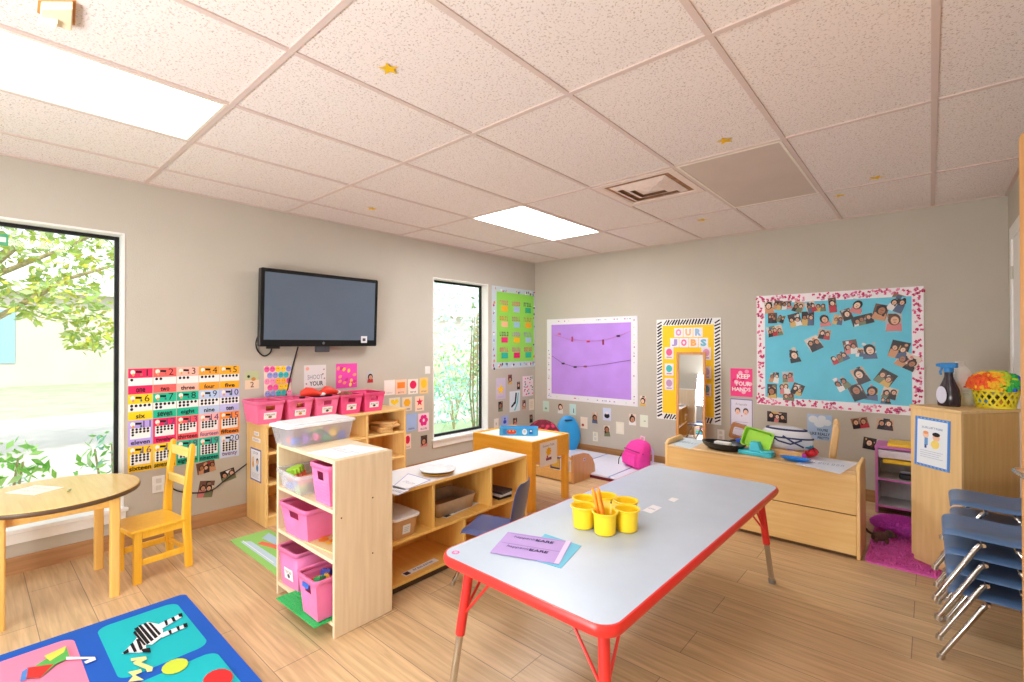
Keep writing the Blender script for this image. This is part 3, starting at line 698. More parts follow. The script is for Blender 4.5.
# ================================================================== ROUND TABLE AND WOODEN CHAIR
t = thing('round_table', 'round wooden table with square legs beside the big window', 'table', (.515, -4.79, 0))
RH, RR = .56, .362
MB().lathe([(0, RH-.026), (RR-.006, RH-.026), (RR-.002, RH-.022), (RR, RH-.014), (RR, RH-.005), (RR-.004, RH), (0, RH)], 56, cap=False).build('tabletop', TABLEWOOD, t)
MB().lathe([(RR-.003, RH-.0275), (RR+.0012, RH-.022), (RR+.0014, RH-.008), (RR-.0005, RH-.004)], 56, cap=False).build('edge_band', mat('dark_edge_band', (96, 72, 48), .4), t)
a_ = MB(); A = .215
for s in (-1, 1): a_.box(-A, A, s*A-.009, s*A+.009, RH-.085, RH-.027); a_.box(s*A-.009, s*A+.009, -A, A, RH-.085, RH-.027)
a_.build('apron', HONEYX, t, bevel=.002)
for sx in (-1, 1):
    for sy in (-1, 1):
        MB().prism(rrect(sx*.236-.022, sx*.236+.022, sy*.213-.022, sy*.213+.022, .01), 0, RH-.027).build('leg', HONEY, t)
c = Card(.2, .14, (244, 242, 226), t=.001); c.scribble(0, .03, .14, .02, (196, 190, 120), 7, 5); c.scribble(0, -.02, .12, .02, (200, 200, 170), 6, 9)
o = c.build('drawing'); o.location = (.40, -4.86, RH); o.rotation_euler = (0, 0, R(30)); tag(o, 'pale yellow drawing sheet lying on the round wooden table', 'drawing')
k = MB(); k.tube([(0, 0, .005), (.02, .006, .012), (.03, 0, .006), (.026, -.01, .004)], .003, 6); o = k.build('bent_clip', mat('dull_green', (120, 130, 70), .4)); o.location = (.56, -4.74, RH); tag(o, 'small bent olive clip on the round table', 'clip')

t = thing('wooden_chair', 'yellow lacquered wooden child\'s chair pulled up to the round table', 'chair', (.54, -4.36, 0), R(7))
YW = YELLOWWOOD; hw = .135
for s in (-1, 1):
    x = s*hw
    side = [(.115, 0), (.155, 0), (.152, .12), (.144, .26), (.144, .36), (.152, .55), (.166, .70), (.164, .735), (.152, .745), (.138, .735), (.118, .58), (.1, .40), (.096, .30), (.106, .16)]
    Mx = Matrix(((0, 0, 1, x), (1, 0, 0, 0), (0, 1, 0, 0), (0, 0, 0, 1)))
    MB().prism(side, -.014, .014, Mx).build('back_leg', YW, t, bevel=.006)
    MB().prism(rrect(x-.014, x+.014, -.145, -.105, .006), 0, .285).build('front_leg', YW, t)
    MB().box(x-.009, x+.009, -.105, .11, .095, .13).build('side_stretcher', YW, t, bevel=.004)
    MB().box(x-.009, x+.009, -.105, .105, .245, .285).build('seat_rail', YW, t, bevel=.003)
MB().prism(rrect(-.155, .155, -.165, .115, .02), .285, .303).build('seat', YW, t, bevel=.005)
MB().box(-hw, hw, -.135, -.115, .245, .285).build('front_rail', YW, t, bevel=.003)
for z, h, y in ((.655, .055, .146), (.49, .05, .125)):
    MB().box(-hw, hw, y-.007, y+.007, z, z+h).build('back_slat', wood('pale_yellow_slat', (246, 208, 110), (250, 218, 130), 'X', .3), t, bevel=.003)
MB().box(-hw, hw, .122, .138, .09, .12).build('rear_stretcher', YW, t, bevel=.003)

# ================================================================== WALL SHELF WITH PINK BINS
t = thing('wall_shelf', 'honey maple shelf unit standing against the window wall under the television', 'shelf', (.02, -3.655, 0))
SH, SD, SL = .755, .36, 1.25
for i, y in enumerate((0, SL-.02)): MB().box(0, SD, y, y+.02, 0, SH-.02).build('side_panel', MAPLEZ, t, bevel=.002)
MB().box(0, SD+.004, -.004, SL+.004, SH-.02, SH).build('top', MAPLE, t, bevel=.003)
MB().box(0, .008, .02, SL-.02, .06, SH-.02).build('back_panel', MAPLEZ, t, smooth=0)
for y in (.42, .84): MB().box(.008, SD-.004, y, y+.018, .08, SH-.02).build('divider', MAPLEZ, t, bevel=.002)
for z in (.06, .30, .53):
    if z == .06: MB().box(.008, SD, .02, SL-.02, z, z+.018).build('shelf', MAPLE, t, bevel=.002)
    else:
        for y0, y1 in ((.02, .42), (.438, .84), (.858, SL-.02)): MB().box(.008, SD-.004, y0, y1, z, z+.018).build('shelf', MAPLE, t, bevel=.002)
MB().box(SD-.03, SD-.012, .02, SL-.02, 0, .06).build('kick_board', MAPLE, t)
BLK = wood('unit_block_wood', (214, 168, 104), (232, 190, 130), 'X', .45)
DBK = wood('brown_block_wood', (150, 96, 54), (176, 118, 70), 'X', .45)
n_ = 0
ords = ['lowest', 'second', 'third', 'topmost']
q = random.Random(4)
for k in range(4):
    o = MB().box(-.12, .12, -.055, .055, 0, .022).build('wooden_block', BLK, bevel=.004); o.location = (.25+.01*q.uniform(-1, 1), -2.56+q.uniform(-.03, .03), .549+.0225*k); o.rotation_euler = (0, 0, R(q.uniform(-20, 20)+(0 if k < 3 else 40)))
    tag(o, '%s flat wooden block in the pile inside the wall shelf, next to its narrow-window end' % ords[k], 'block', 'wooden blocks in the wall shelf')
for k, (y, z, col, lab) in enumerate(((-3.50, .078, BLK, 'pale wooden block on the bottom board of the wall shelf'), (-3.49, .318, DBK, 'dark brown block on the middle shelf of the wall shelf'), (-3.5, .549, DBK, 'dark brown block on the upper shelf of the wall shelf'), (-3.33, .318, BLK, 'pale block beside the dark one on the middle shelf of the wall shelf'))):
    o = MB().box(-.1, .1, -.05, .05, 0, .09).build('wooden_block', col, bevel=.005); o.location = (.25, y, z); tag(o, lab, 'block', 'wooden blocks in the wall shelf')
def face_minus_y(o, x, y, z, roll=0):
    o.matrix_world = Matrix.Translation((x, y, z)) @ Matrix(((1,0,0,0),(0,0,-1,0),(0,1,0,0),(0,0,0,1))) @ Matrix.Rotation(R(roll), 4, 'Z'); return o
def face_plus_x(o, x, y, z, roll=0):
    o.matrix_world = Matrix.Translation((x, y, z)) @ Matrix(((0,0,1,0),(1,0,0,0),(0,1,0,0),(0,0,0,1))) @ Matrix.Rotation(R(roll), 4, 'Z'); return o
c = Card(.2, .245, (112, 104, 170)); c.rect(0, 0, .18, .225, (238, 238, 244)); c.text('LOOK', 0, .09, .02, (120, 120, 150), .1)
c.ell(-.045, .035, .02, .024, (240, 206, 170)); c.ell(-.045, -.0, .018, .025, (236, 180, 90)); c.ell(.035, .03, .022, .026, (60, 46, 40)); c.ell(.035, .022, .017, .02, (236, 190, 160)); c.ell(.035, -.02, .02, .026, (90, 140, 200)); c.lines(0, -.08, .14, .04, 4, (180, 180, 196))
face_minus_y(c.build('rules_poster'), .2, -3.655, .435); tag(bpy.context.scene.objects['rules_poster'], 'purple-bordered picture poster taped to the end of the wall shelf', 'poster')
for i, (z, w_, lab) in enumerate(((.625, .15, 'white paper label, lower one above the purple-bordered poster on the shelf end'), (.672, .09, 'short white paper label, upper one above the purple-bordered poster on the shelf end'))):
    c = Card(w_, .03, (244, 240, 238)); c.scribble(0, 0, w_*.8, .014, (190, 170, 180), 8, i); o = face_minus_y(c.build('paper_label'), .21, -3.655, z); tag(o, lab, 'label', 'paper labels on the shelf end')

def tub(name, label, loc, rotz, wt, dt, h, m, group=None, taper=.82, label_card=None, hole=True, lid=False, ribs=0):
    """open tapered tub; front = local -Y with a hand hole"""
    t = thing(name, label, 'bin', loc, rotz, group)
    b = MB()
    def cor(k): s = taper+(1-taper)*k; return wt/2*s, dt/2*s
    lev = [0, .06, .6, .82, .93] if hole else [0, .06, .93]
    def ring(k):
        a, d = cor(k); hw = wt*.17
        return [(-a, -d), (-hw, -d), (hw, -d), (a, -d), (a, d), (hw, d), (-hw, d), (-a, d)]
    rows = [[b.v((x, y, k*h)) for x, y in ring(k)] for k in lev]
    b._f(rows[0][::-1])
    for i in range(len(lev)-1):
        for j in range(8):
            if hole and i == 2 and j in (1, 5): continue
            b._f([rows[i][j], rows[i][(j+1) % 8], rows[i+1][(j+1) % 8], rows[i+1][j]])
    o = b.build('body', m, t, solid=.003, smooth=30)
    rm = MB(); a, d = cor(1); r0 = rrect(-a, a, -d, d, .02, 4); r1 = rrect(-a-.009, a+.009, -d-.009, d+.009, .024, 4); a2, d2 = cor(.93)
    r2 = rrect(-a2+.001, a2-.001, -d2+.001, d2-.001, .018, 4)
    rm.loft([[(x, y, .93*h) for x, y in r2], [(x, y, h) for x, y in r0], [(x, y, h+.002) for x, y in r1], [(x, y, h-.018) for x, y in r1]], True, False)
    rm.build('rim', m, t, solid=.002, smooth=50)
    if ribs:
        rb = MB(); 
        for i in range(ribs):
            k = .12+.42*i/(ribs-1); a, d = cor(k); rb.box(-a*.86, a*.86, -d-.003, -d+.001, k*h-.002, k*h+.002)
        rb.build('rib', m, t, smooth=0)
    if label_card:
        c = Card(wt*.46, h*.3, (244, 240, 236), t=.001); c.scribble(-.0, h*.05, wt*.36, h*.07, (150, 110, 130), 7, hash(label) % 50); c.ell(0, -h*.05, wt*.07, h*.06, label_card)
        o = c.build('bin_label', t); k = .36; a, d = cor(k); th = math.atan((cor(1)[1]-cor(0)[1])/h)
        o.matrix_local = Matrix.Translation((0, -d-.004, k*h)) @ Matrix.Rotation(PI/2+th, 4, 'X')
    return t
bl = [('pink bin on the wall shelf nearest the number cards', (150, 120, 80)), ('second pink bin from the number cards on top of the wall shelf', (200, 150, 60)), ('middle pink bin on top of the wall shelf, holding the red toy shoes', (80, 80, 90)), ('fourth pink bin from the number cards on top of the wall shelf, holding brown toys', (120, 90, 60)), ('pink bin on the wall shelf nearest the shape cards', (60, 60, 70))]
by0 = [-3.605, -3.385, -3.165, -2.94, -2.715]
for i, (l, cc) in enumerate(bl):
    tub('pink_bin', l, (.205, by0[i], SH+.002), R(90+(-2, 1, 2, -1, -3)[i]), .192, .31, .165, HOTPINK if i > 2 else mat('pink_bin_plastic', (252, 118, 166), .4), 'pink bins on top of the wall shelf', label_card=cc)
# contents
def lump(name, label, cat, loc, m, r, n=7, seed=1, group=None):
    t = MB(); q = random.Random(seed)
    for i in range(n): t.ball((q.uniform(-r, r)*.7, q.uniform(-r, r)*.7, r*q.uniform(.2, .5)), (r*q.uniform(.35, .6), r*q.uniform(.35, .6), r*q.uniform(.3, .5)), 9, 6)
    o = t.build(name, m); o.location = loc; return tag(o, label, cat, group)
BRN = mat('toy_brown', (140, 96, 60), .6); 
for y, m, lab, sd in ((-3.605, mat('toy_orange_brown', (190, 110, 60), .6), 'orange-brown toy heap inside the pink bin nearest the number cards', 2), (-3.385, mat('toy_tan', (206, 140, 70), .6), 'tan toy heap inside the second pink bin from the number cards', 3), (-2.94, BRN, 'brown toy animals heaped in the fourth pink bin', 4), (-2.715, mat('toy_pink', (240, 100, 150), .6), 'pink soft toy inside the bin nearest the shape cards', 5)):
    lump('toy_heap', lab, 'toys', (.205, y, SH+.085 if sd != 4 else SH+.125), m, .07, 9, sd)
REDT = mat('toy_red', (238, 66, 46), .4)
for k, (y, lab) in enumerate(((-3.215, 'red toy shoe with white toe in the middle pink bin, nearer the number cards'), (-3.10, 'red toy shoe in the middle pink bin, nearer the narrow window'))):
    t = thing('toy_shoe', lab, 'toy shoe', (.22, y-.01+.04*k, SH+.155), R(75+k*25), 'toy shoes in the middle pink bin')
    up = MB(); up.loft([[(x, .028*f*math.cos(a), z0+.03*g*(math.sin(a)+1)*.5) for a in [2*PI*i/12 for i in range(12)]] for x, f, g, z0 in ((-.09, .7, 1.6, .01), (-.05, 1, 2.6, .01), (0, 1.05, 2.4, .01), (.05, 1.05, 1.5, .01), (.09, .6, .9, .012))]); up.build('upper', REDT, t)
    MB().prism([(.1*math.cos(a), .033*math.sin(a)) for a in [2*PI*i/20 for i in range(20)]], 0, .014).build('sole', BLACK, t)
    MB().ball((.075, 0, .025), (.03, .026, .018)).build('toe_cap', WHITE, t)

# ================================================================== WHITE BIRCH SHELF (three shelves of bins)
t = thing('birch_shelf', 'tall pale birch shelf unit holding pink bins in the middle of the room', 'shelf', (1.695, -3.995, 0))
BW, BD, BH = .31, .315, .815
for s in (-1, 1): MB().box(s*BW-(.018 if s > 0 else 0), s*BW+(.018 if s < 0 else 0), 0, BD, 0, BH).build('side_panel', BIRCH, t, bevel=.004)
BX = wood('birch_ply_flat', (228, 206, 168), (240, 220, 186), 'X', .45)
MB().box(-BW+.018, BW-.018, .004, BD, BH-.02, BH-.001).build('top', BX, t, bevel=.002)
for z in (.585, .355, .07): MB().box(-BW+.018, BW-.018, .0, BD-.01, z-.018, z).build('shelf', BX, t, bevel=.003)
MB().box(-BW+.018, BW-.018, BD-.008, BD, .05, BH-.02).build('back_panel', BIRCH, t, smooth=0)
hl = MB()
for x, y, z in ((BW+.0005, .035, .545), (BW+.0005, .2, .60), (BW+.0005, .2, .33)): hl.lathe([(0, 0), (.004, 0), (.004, .0006), (0, .0006)], 10, M=Matrix.Translation((x, y, z)) @ Matrix.Rotation(PI/2, 4, 'Y'))
hl.build('screw', mat('dark_screw', (70, 54, 40), .5), t)
# lidded clear box of toys on top
lx, ly = 1.40, -3.80
t = thing('lidded_box', 'clear plastic box of colourful toys with a white lid on top of the birch shelf', 'storage box', (1.475, -3.83, BH-.0005), R(94))
b = MB(); b.loft([[(x*s, y*s, z) for x, y in rrect(-.195, .195, -.105, .105, .03, 4)] for s, z in ((.88, .002), (.9, .004), (1, .1))], True, False)
b.prism(rrect(-.172, .172, -.092, .092, .025, 4), 0, .002); b.build('body', CLEARBOX, t)
b = MB(); b.prism(rrect(-.205, .205, -.113, .113, .032, 5), .098, .112); b.prism(rrect(-.18, .18, -.09, .09, .03, 5), .112, .12); b.build('lid', mat('white_lid', (240, 242, 246), .4), t, bevel=.004)
q = random.Random(8); TOY = [(70, 96, 214), (236, 96, 160), (60, 180, 110), (250, 196, 60), (150, 90, 200), (240, 110, 60), (70, 170, 220)]
tm = [mat('toy_col_%d' % i, c_, .45) for i, c_ in enumerate(TOY)]
ROT = Matrix.Rotation(R(94), 3, 'Z')
grid_ = [(-.14, -.06), (-.085, -.055), (-.03, -.06), (.03, -.058), (.085, -.06), (.14, -.055), (-.13, .0), (-.06, .0), (.0, .005), (.07, .0), (.135, .0), (-.1, .055), (-.02, .055), (.06, .055), (.13, .05)]
cn = ['blue', 'pink', 'green', 'yellow', 'purple', 'orange', 'light blue']
for i, (x, y) in enumerate(grid_):
    v = ROT @ Vector((x, y, 0)); ci = [0, 4, 1, 2, 3, 0, 5, 1, 2, 0, 3, 6, 4, 2, 1][i]
    m_ = MB(); nn = 6
    if i % 3 == 0: m_.prism([((.026 if k % 2 else .018)*math.cos(2*PI*k/12), (.026 if k % 2 else .018)*math.sin(2*PI*k/12)) for k in range(12)], 0, .03)
    elif i % 3 == 1: m_.ball((0, 0, .026), .026)
    else: m_.box(-.02, .02, -.02, .02, 0, .036)
    o = m_.build('toy_piece', tm[ci], bevel=.003); o.location = (1.475+v.x, -3.83+v.y, BH+.002+(0 if i % 2 else .012)); o.rotation_euler = (R(10*(i % 4)), R(8*(i % 3)), i*1.1)
    tag(o, '%s toy piece in the lidded box, %s %s' % (cn[ci], ['first', 'second', 'third', 'fourth', 'fifth', 'sixth'][i if i < 6 else i-6 if i < 11 else i-11], ['of its front row', 'of its middle row', 'of its back row'][0 if i < 6 else 1 if i < 11 else 2]), 'toy', 'toy pieces in the lidded box')
c, loc, q4 = quad_sheet('paper', [(306, 453), (336, 459), (386, 449), (350, 444.5)], BH-.0008, (246, 246, 250))
c.scribble(0, .0, .2, .05, (206, 214, 226), 8, 4); o = c.build('paper_sheet'); o.location = loc; tag(o, 'white paper sheet with faint writing taped on top of the birch shelf', 'paper')
# clear bin of gears
tub('clear_bin', 'clear plastic bin of toy gears on the upper shelf of the birch unit', (1.562, -3.865, .5872), R(-3), .27, .29, .10, CLEARBOX, None, .86, hole=False)
def gear(mb, r, h, n=14): mb.prism([((r if k % 2 else r*.84)*math.cos(2*PI*k/(2*n)), (r if k % 2 else r*.84)*math.sin(2*PI*k/(2*n))) for k in range(2*n)], 0, h)
for (x, y, z, r, ci, lab) in ((1.50, -3.94, .662, .045, LIME, 'lime green toy gear on top of the clear bin heap'), (1.475, -3.92, .626, .05, mat('toy_coral', (250, 122, 90), .45), 'coral toy gear in the clear bin, under the lime one'), (1.60, -3.93, .627, .045, mat('toy_coral', (250, 122, 90), .45), 'coral toy gear in the clear bin, beside the tall pink bin'), (1.61, -3.955, .5905, .036, mat('toy_yellowgreen', (190, 216, 70), .45), 'yellow-green toy gear low in the clear bin'), (1.49, -3.93, .5905, .05, mat('toy_violet', (110, 120, 220), .45), 'violet-blue toy gear at the bottom of the clear bin')):
    g_ = MB(); gear(g_, r, .032); o = g_.build('toy_gear', ci, bevel=.003); o.location = (x, y, z); o.rotation_euler = (R(12), R(-10), .3); tag(o, lab, 'toy gear', 'toy gears in the clear bin')
tub('pink_bin', 'tall pink bin on the upper shelf of the birch unit beside the clear bin', (1.865, -3.87, .5872), R(0), .165, .25, .19, PINK, 'pink bins in the birch shelf', .85, ribs=6)
tub('pink_bin', 'wide pink bin on the middle shelf of the birch unit', (1.60, -3.86, .3575), R(2), .27, .29, .165, PINK, 'pink bins in the birch shelf', .84)
tub('pink_bin', 'pink bin with a picture label on the bottom shelf of the birch unit', (1.516, -3.86, .0725), R(3), .19, .27, .2, PINK, 'pink bins in the birch shelf', .88, label_card=(90, 90, 100), hole=False)
tub('pink_bin', 'pink bin of bricks standing on the green baseplate at the bottom of the birch unit', (1.875, -3.945, .0795), R(0), .17, .23, .19, PINK, 'pink bins in the birch shelf', .84)
t = bpy.data.objects
c = Card(.3, .2, (226, 204, 150), t=.006); q = random.Random(9)
for i in range(16): c.star(q.uniform(-.12, .12), q.uniform(-.07, .07), q.uniform(.018, .032), q.choice([(240, 140, 40), (250, 196, 50), (110, 190, 90), (60, 170, 180), (220, 70, 50), (244, 240, 230)]), 6, .75)
o = c.build('puzzle_board'); o.location = (1.82, -3.87, .356); o.rotation_euler = (0, 0, R(6)); tag(o, 'wooden picture puzzle board on the middle shelf of the birch unit', 'puzzle')
gp = [onz(u, v, .075) for u, v in ((279, 596), (313, 624.5), (334, 618.5), (308, 585))]
gx_ = sum(p[0] for p in gp)/4; gy_ = sum(p[1] for p in gp)/4
k = MB(); k.box(-.195, .195, -.125, .125, 0, .004)
for i in range(18):
    for j in range(12): k.lathe([(.0055, .004), (.0055, .0065), (0, .0065)], 6, (-.18+i*.0212, -.119+j*.0217, 0), cap=False)
o = k.build('building_baseplate', GREEN, smooth=0); o.location = (1.772, -3.948, .0705); o.rotation_euler = (0, 0, R(1)); tag(o, 'green studded building baseplate sticking out of the bottom shelf', 'baseplate')
q = random.Random(12)
for i, (x, y, ci, lab) in enumerate(((1.85, -4.0, 5, 'orange toy brick in the pink bin on the green baseplate'), (1.88, -3.97, 3, 'yellow toy brick on top of the bin on the green baseplate'), (1.90, -4.01, 2, 'green toy brick in the pink bin on the green baseplate'), (1.89, -3.92, 1, 'red-pink toy brick in the pink bin on the green baseplate'), (1.83, -3.94, 0, 'blue toy brick in the pink bin on the green baseplate'))):
    k = MB(); k.box(-.025, .025, -.016, .016, 0, .024)
    for a in (-.0125, .0125):
        for b in (-.008, .008): k.lathe([(.005, .024), (.005, .029), (0, .029)], 8, (a, b, 0), cap=False)
    o = k.build('toy_brick', tm[ci]); o.location = (x, y, .079+.13+.012*(i % 3)); o.rotation_euler = (R(q.uniform(-30, 30)), R(q.uniform(-30, 30)), q.uniform(0, 3)); tag(o, lab, 'toy brick', 'toy bricks in the pink bin')
lump('toy_heap', 'mixed red toys filling the pink bin on the green baseplate', 'toys', (1.875, -3.945, .15), mat('toy_deep_red', (190, 50, 60), .5), .06, 8, 8)
k = MB(); k.box(-.03, .03, -.004, .004, -.012, .012); o = k.build('bin_sticker', mat('sticker_blue', (50, 110, 210), .5), bevel=.003); o.matrix_world = Matrix.Translation((1.86, -4.058, .225)) @ Matrix.Rotation(R(-6), 4, 'X'); tag(o, 'blue sticker on the bin standing on the green baseplate', 'sticker')

# ================================================================== LOW WHITE-TOPPED SHELF
LX, LY0, LY1, LH, LD = 1.89, -3.62, -2.45, .555, .38
t = thing('low_shelf', 'low honey wood shelf with a white top between the birch shelf and the sensory table', 'shelf', (LX, LY0, 0), R(.6))
LL = LY1-LY0
MB().box(-LD+.006, 0, 0, LL, LH-.022, LH-.003).build('top_board', HONEYX, t, bevel=.002)
MB().box(-LD+.008, -.002, .002, LL-.002, LH-.003, LH).build('white_top', WHITETOP, t)
MB().box(-LD, -LD+.008, 0, LL, .0, LH-.022).build('back_panel', HONEY, t, smooth=0)
for y in (0, LL-.02): MB().box(-LD+.008, 0, y, y+.02, 0, LH-.022).build('side_panel', HONEY, t, bevel=.002)
MB().box(-LD+.008, -.003, .02, LL-.02, .262, .28).build('shelf', HONEYX, t, bevel=.002)
MB().box(-LD+.008, -.003, .02, LL-.02, .035, .053).build('bottom_board', HONEYX, t, bevel=.002)
MB().box(-.03, -.012, .02, LL-.02, 0.004, .035).build('kick_board', mat('dark_kick', (70, 50, 34), .6), t)
for y, z0, z1 in ((.30, .28, LH-.022), (.79, .28, LH-.022), (.55, .053, .262)): MB().box(-LD+.008, -.004, y, y+.018, z0, z1).build('divider', HONEY, t, bevel=.002)
for pix, lab, sd in (([(391, 488), (404, 491), (431, 480), (408, 473.5)], 'white printed sheet with blue edges on the low shelf, next to the plates', 2), ([(391, 494), (398, 495.5), (410, 490), (391, 485)], 'white printed sheet at the birch shelf end of the low shelf top', 3)):
    c, loc, q4 = quad_sheet('sheet', pix, LH+.0003, (150, 156, 206), thick=.0008)
    c.poly([(x*.92, y*.92) for x, y in q4], (240, 240, 246)); c.scribble(0, 0, .09, .03, (170, 170, 190), 6, sd); o = c.build('printed_sheet'); o.location = loc; tag(o, lab, 'paper', 'printed sheets on the low shelf')
px_, py_ = onz(438, 469.5, LH+.02)
pl = [(0, 0), (.06, 0), (.075, .004), (.1, .012), (.102, .014), (.1, .0155), (.074, .007), (.058, .004), (0, .004)]
o = MB().lathe(pl, 36, cap=False).build('plate', mat('plate_yellow', (244, 186, 70), .4)); o.location = (px_+.01, py_-.01, LH); tag(o, 'yellow plate at the bottom of the plate pile on the low shelf', 'plate', 'plates on the low shelf')
o = MB().lathe([(r*1.12, z) for r, z in pl], 36, cap=False).build('plate', mat('plate_white', (228, 232, 236), .35)); o.location = (px_, py_, LH+.0145); tag(o, 'white plate on top of the yellow plate on the low shelf', 'plate', 'plates on the low shelf')
t = thing('lidded_bin', 'tan plastic bin with a white lid inside the low shelf by the birch shelf', 'storage box', (1.76, -3.50, .2812), R(90))
b = MB(); b.loft([[(x*s, y*s, z) for x, y in rrect(-.085, .085, -.12, .12, .03, 4)] for s, z in ((.86, 0), (1, .105))], True, True); b.build('body', mat('tan_clear', (206, 160, 110), .3), t)
MB().prism(rrect(-.094, .094, -.13, .13, .03, 5), .104, .12).build('lid', mat('white_lid', (240, 242, 246), .4), t, bevel=.004)
c = Card(.05, .05, (236, 236, 236)); c.lines(0, 0, .035, .03, 3, (170, 170, 170)); o = c.build('label', t); o.matrix_local = Matrix.Translation((0, -.116, .048)) @ Matrix.Rotation(R(97), 4, 'X')
t = thing('tray_bin', 'wide clear tray with tan rim inside the low shelf', 'tray', (1.665, -3.045, .2825), R(90))
b = MB(); b.loft([[(x*s, y*s, z) for x, y in rrect(-.17, .17, -.13, .13, .03, 4)] for s, z in ((.9, 0), (1, .085), (1.03, .087), (1.03, .083))], True, False); b.prism(rrect(-.15, .15, -.115, .115, .025, 4), .0, .003); b.build('body', mat('smoky_clear', (196, 176, 150), .25), t, solid=.003)
MB().prism(rrect(-.14, .14, -.1, .1, .02), .004, .02).build('sand', mat('play_sand', (160, 124, 88), .95, bump=.6), t)
for pix, z, lab, sd in (((445, 518, 478, 503), .28, 'white label strip on the edge of the low shelf under the tray', 1), ((405, 576, 438, 560), .053, 'white label strip on the bottom board of the low shelf', 6)):
    a, b_ = onz(pix[0], pix[1], z+.001), onz(pix[2], pix[3], z+.001); L = math.hypot(a[0]-b_[0], a[1]-b_[1])
    c = Card(L, .045, (240, 240, 244), t=.0008); c.rect(-L*.4, 0, L*.14, .034, (50, 46, 60)); c.scribble(L*.08, 0, L*.6, .016, (120, 120, 140), 10, sd)
    o = c.build('label_strip'); o.location = ((a[0]+b_[0])/2-.015, (a[1]+b_[1])/2, z+.0004); o.rotation_euler = (0, 0, math.atan2(b_[1]-a[1], b_[0]-a[0])); tag(o, lab, 'label', 'label strips on the low shelf')
for i, (col, lab) in enumerate((((40, 40, 46), 'dark book at the bottom of the pile inside the low shelf, by the sensory table'), ((216, 216, 222), 'pale grey book on the dark one inside the low shelf'), ((60, 60, 70), 'charcoal booklet topmost of the pile inside the low shelf'))):
    k = MB(); k.box(-.09, .09, -.06, .06, 0, .016); o = k.build('book', mat('book_%d' % i, col, .5), bevel=.002); o.location = (1.75, -2.63, .281+.0165*i); o.rotation_euler = (0, 0, R(-8+7*i)); tag(o, lab, 'book', 'books inside the low shelf')

# ================================================================== SENSORY TABLE
t = thing('sensory_table', 'square honey yellow sensory table with a white recessed top and a taped sign', 'table', (1.325, -1.86, 0))
sx0, sx1, sy0, sy1, sz = -.345, .335, -.262, .26, .565
HY = wood('sensory_table_wood', (238, 168, 44), (246, 184, 66), 'X', .35); HYZ = wood('sensory_table_leg', (238, 168, 44), (246, 184, 66), 'Z', .35)
MB().box(sx0+.02, sx1-.02, sy0+.02, sy1-.02, sz-.05, sz-.012).build('white_top', mat('white_tray_top', (232, 236, 228), .35), t)
for nm, b in (('apron', (sx0, sx1, sy0, sy0+.02)), ('apron', (sx0, sx1, sy1-.02, sy1)), ('apron', (sx0, sx0+.02, sy0+.02, sy1-.02)), ('apron', (sx1-.02, sx1, sy0+.02, sy1-.02))):
    MB().box(*b, sz-.175, sz).build(nm, HY, t, bevel=.004)
for a in (sx0+.028, sx1-.028-.0):
    for b in (sy0+.028, sy1-.028): MB().prism(rrect(a-.026, a+.026, b-.026, b+.026, .006), 0, sz-.06).build('leg', HYZ, t)
c = Card(.24, .2, (246, 226, 216)); c.rect(0, 0, .22, .18, (236, 232, 238)); c.text('Sensory Table', 0, .065, .024, (150, 90, 90), .16); c.star(0, .015, .04, (246, 180, 30), 8, .7); c.rect(0, -.045, .075, .022, (110, 50, 90)); c.scribble(0, -.045, .06, .012, (214, 120, 150), 4, 2); c.ell(-.02, -.025, .01, .012, (200, 60, 70))
o = face_plus_x(c.build('sensory_sign'), 1.6602, -1.905, .44); tag(o, 'white sign with a yellow star taped to the side of the sensory table', 'sign')
t = thing('toy_case', 'light blue printed carry case with red and white pictures on the sensory table', 'toy case', (1.33, -1.90, sz-.0119), R(36))
k = MB(); pr = rrect(-.17, .17, -.05, .05, .03, 5); k.loft([[(x, y, 0) for x, y in pr], [(x, y, .07) for x, y in pr], [(x*.97, y*.9, .07) for x, y in pr], [(x*.97, y*.9, .004) for x, y in pr]], True, True); k.build('tray', mat('case_blue', (80, 180, 236), .4), t)
c = Card(.28, .056, (70, 176, 234), t=.001); c.ell(-.06, -.002, .045, .02, (226, 80, 50)); c.ell(-.075, .006, .01, .008, (250, 170, 120)); c.ell(-.045, .006, .01, .008, (250, 170, 120)); c.ell(.055, 0, .022, .026, (236, 240, 244)); c.ell(.055, .004, .012, .014, (200, 206, 220)); c.rect(.11, 0, .03, .04, (40, 110, 190)); c.rect(-.115, 0, .03, .044, (60, 140, 220)); c.rect(.11, .008, .018, .012, (240, 246, 250))
o = c.build('picture_label', t); o.matrix_local = Matrix.Translation((0, -.0505, .035)) @ Matrix.Rotation(PI/2, 4, 'X')

# ================================================================== CORNER: beanbag, disc, book bin, mat, backpack
k = MB()
k.grid(lambda a, b: (.30*math.cos(2*PI*a)*math.sin(PI*min(b, .999)*.5+.0)*1.0, .22*math.sin(2*PI*a)*math.sin(PI*b*.5), .46*math.cos(PI*b*.5)+.03*math.sin(9*a*2*PI)*b), 40, 12)
BB, nt, b, out = nodes('red_patterned_fabric')
tc = nt.nodes.new('ShaderNodeTexCoord'); vo = nt.nodes.new('ShaderNodeTexVoronoi'); vo.inputs['Scale'].default_value = 16; rp = nt.nodes.new('ShaderNodeValToRGB')
rp.color_ramp.elements[0].position = .3; rp.color_ramp.elements[0].color = lin((214, 54, 96))+(1,); rp.color_ramp.elements[1].position = .5; rp.color_ramp.elements[1].color = lin((112, 24, 44))+(1,)
nt.links.new(tc.outputs['Object'], vo.inputs['Vector']); nt.links.new(vo.outputs['Distance'], rp.inputs['Fac']); nt.links.new(rp.outputs[0], b.inputs['Base Color']); b.inputs['Roughness'].default_value = .9
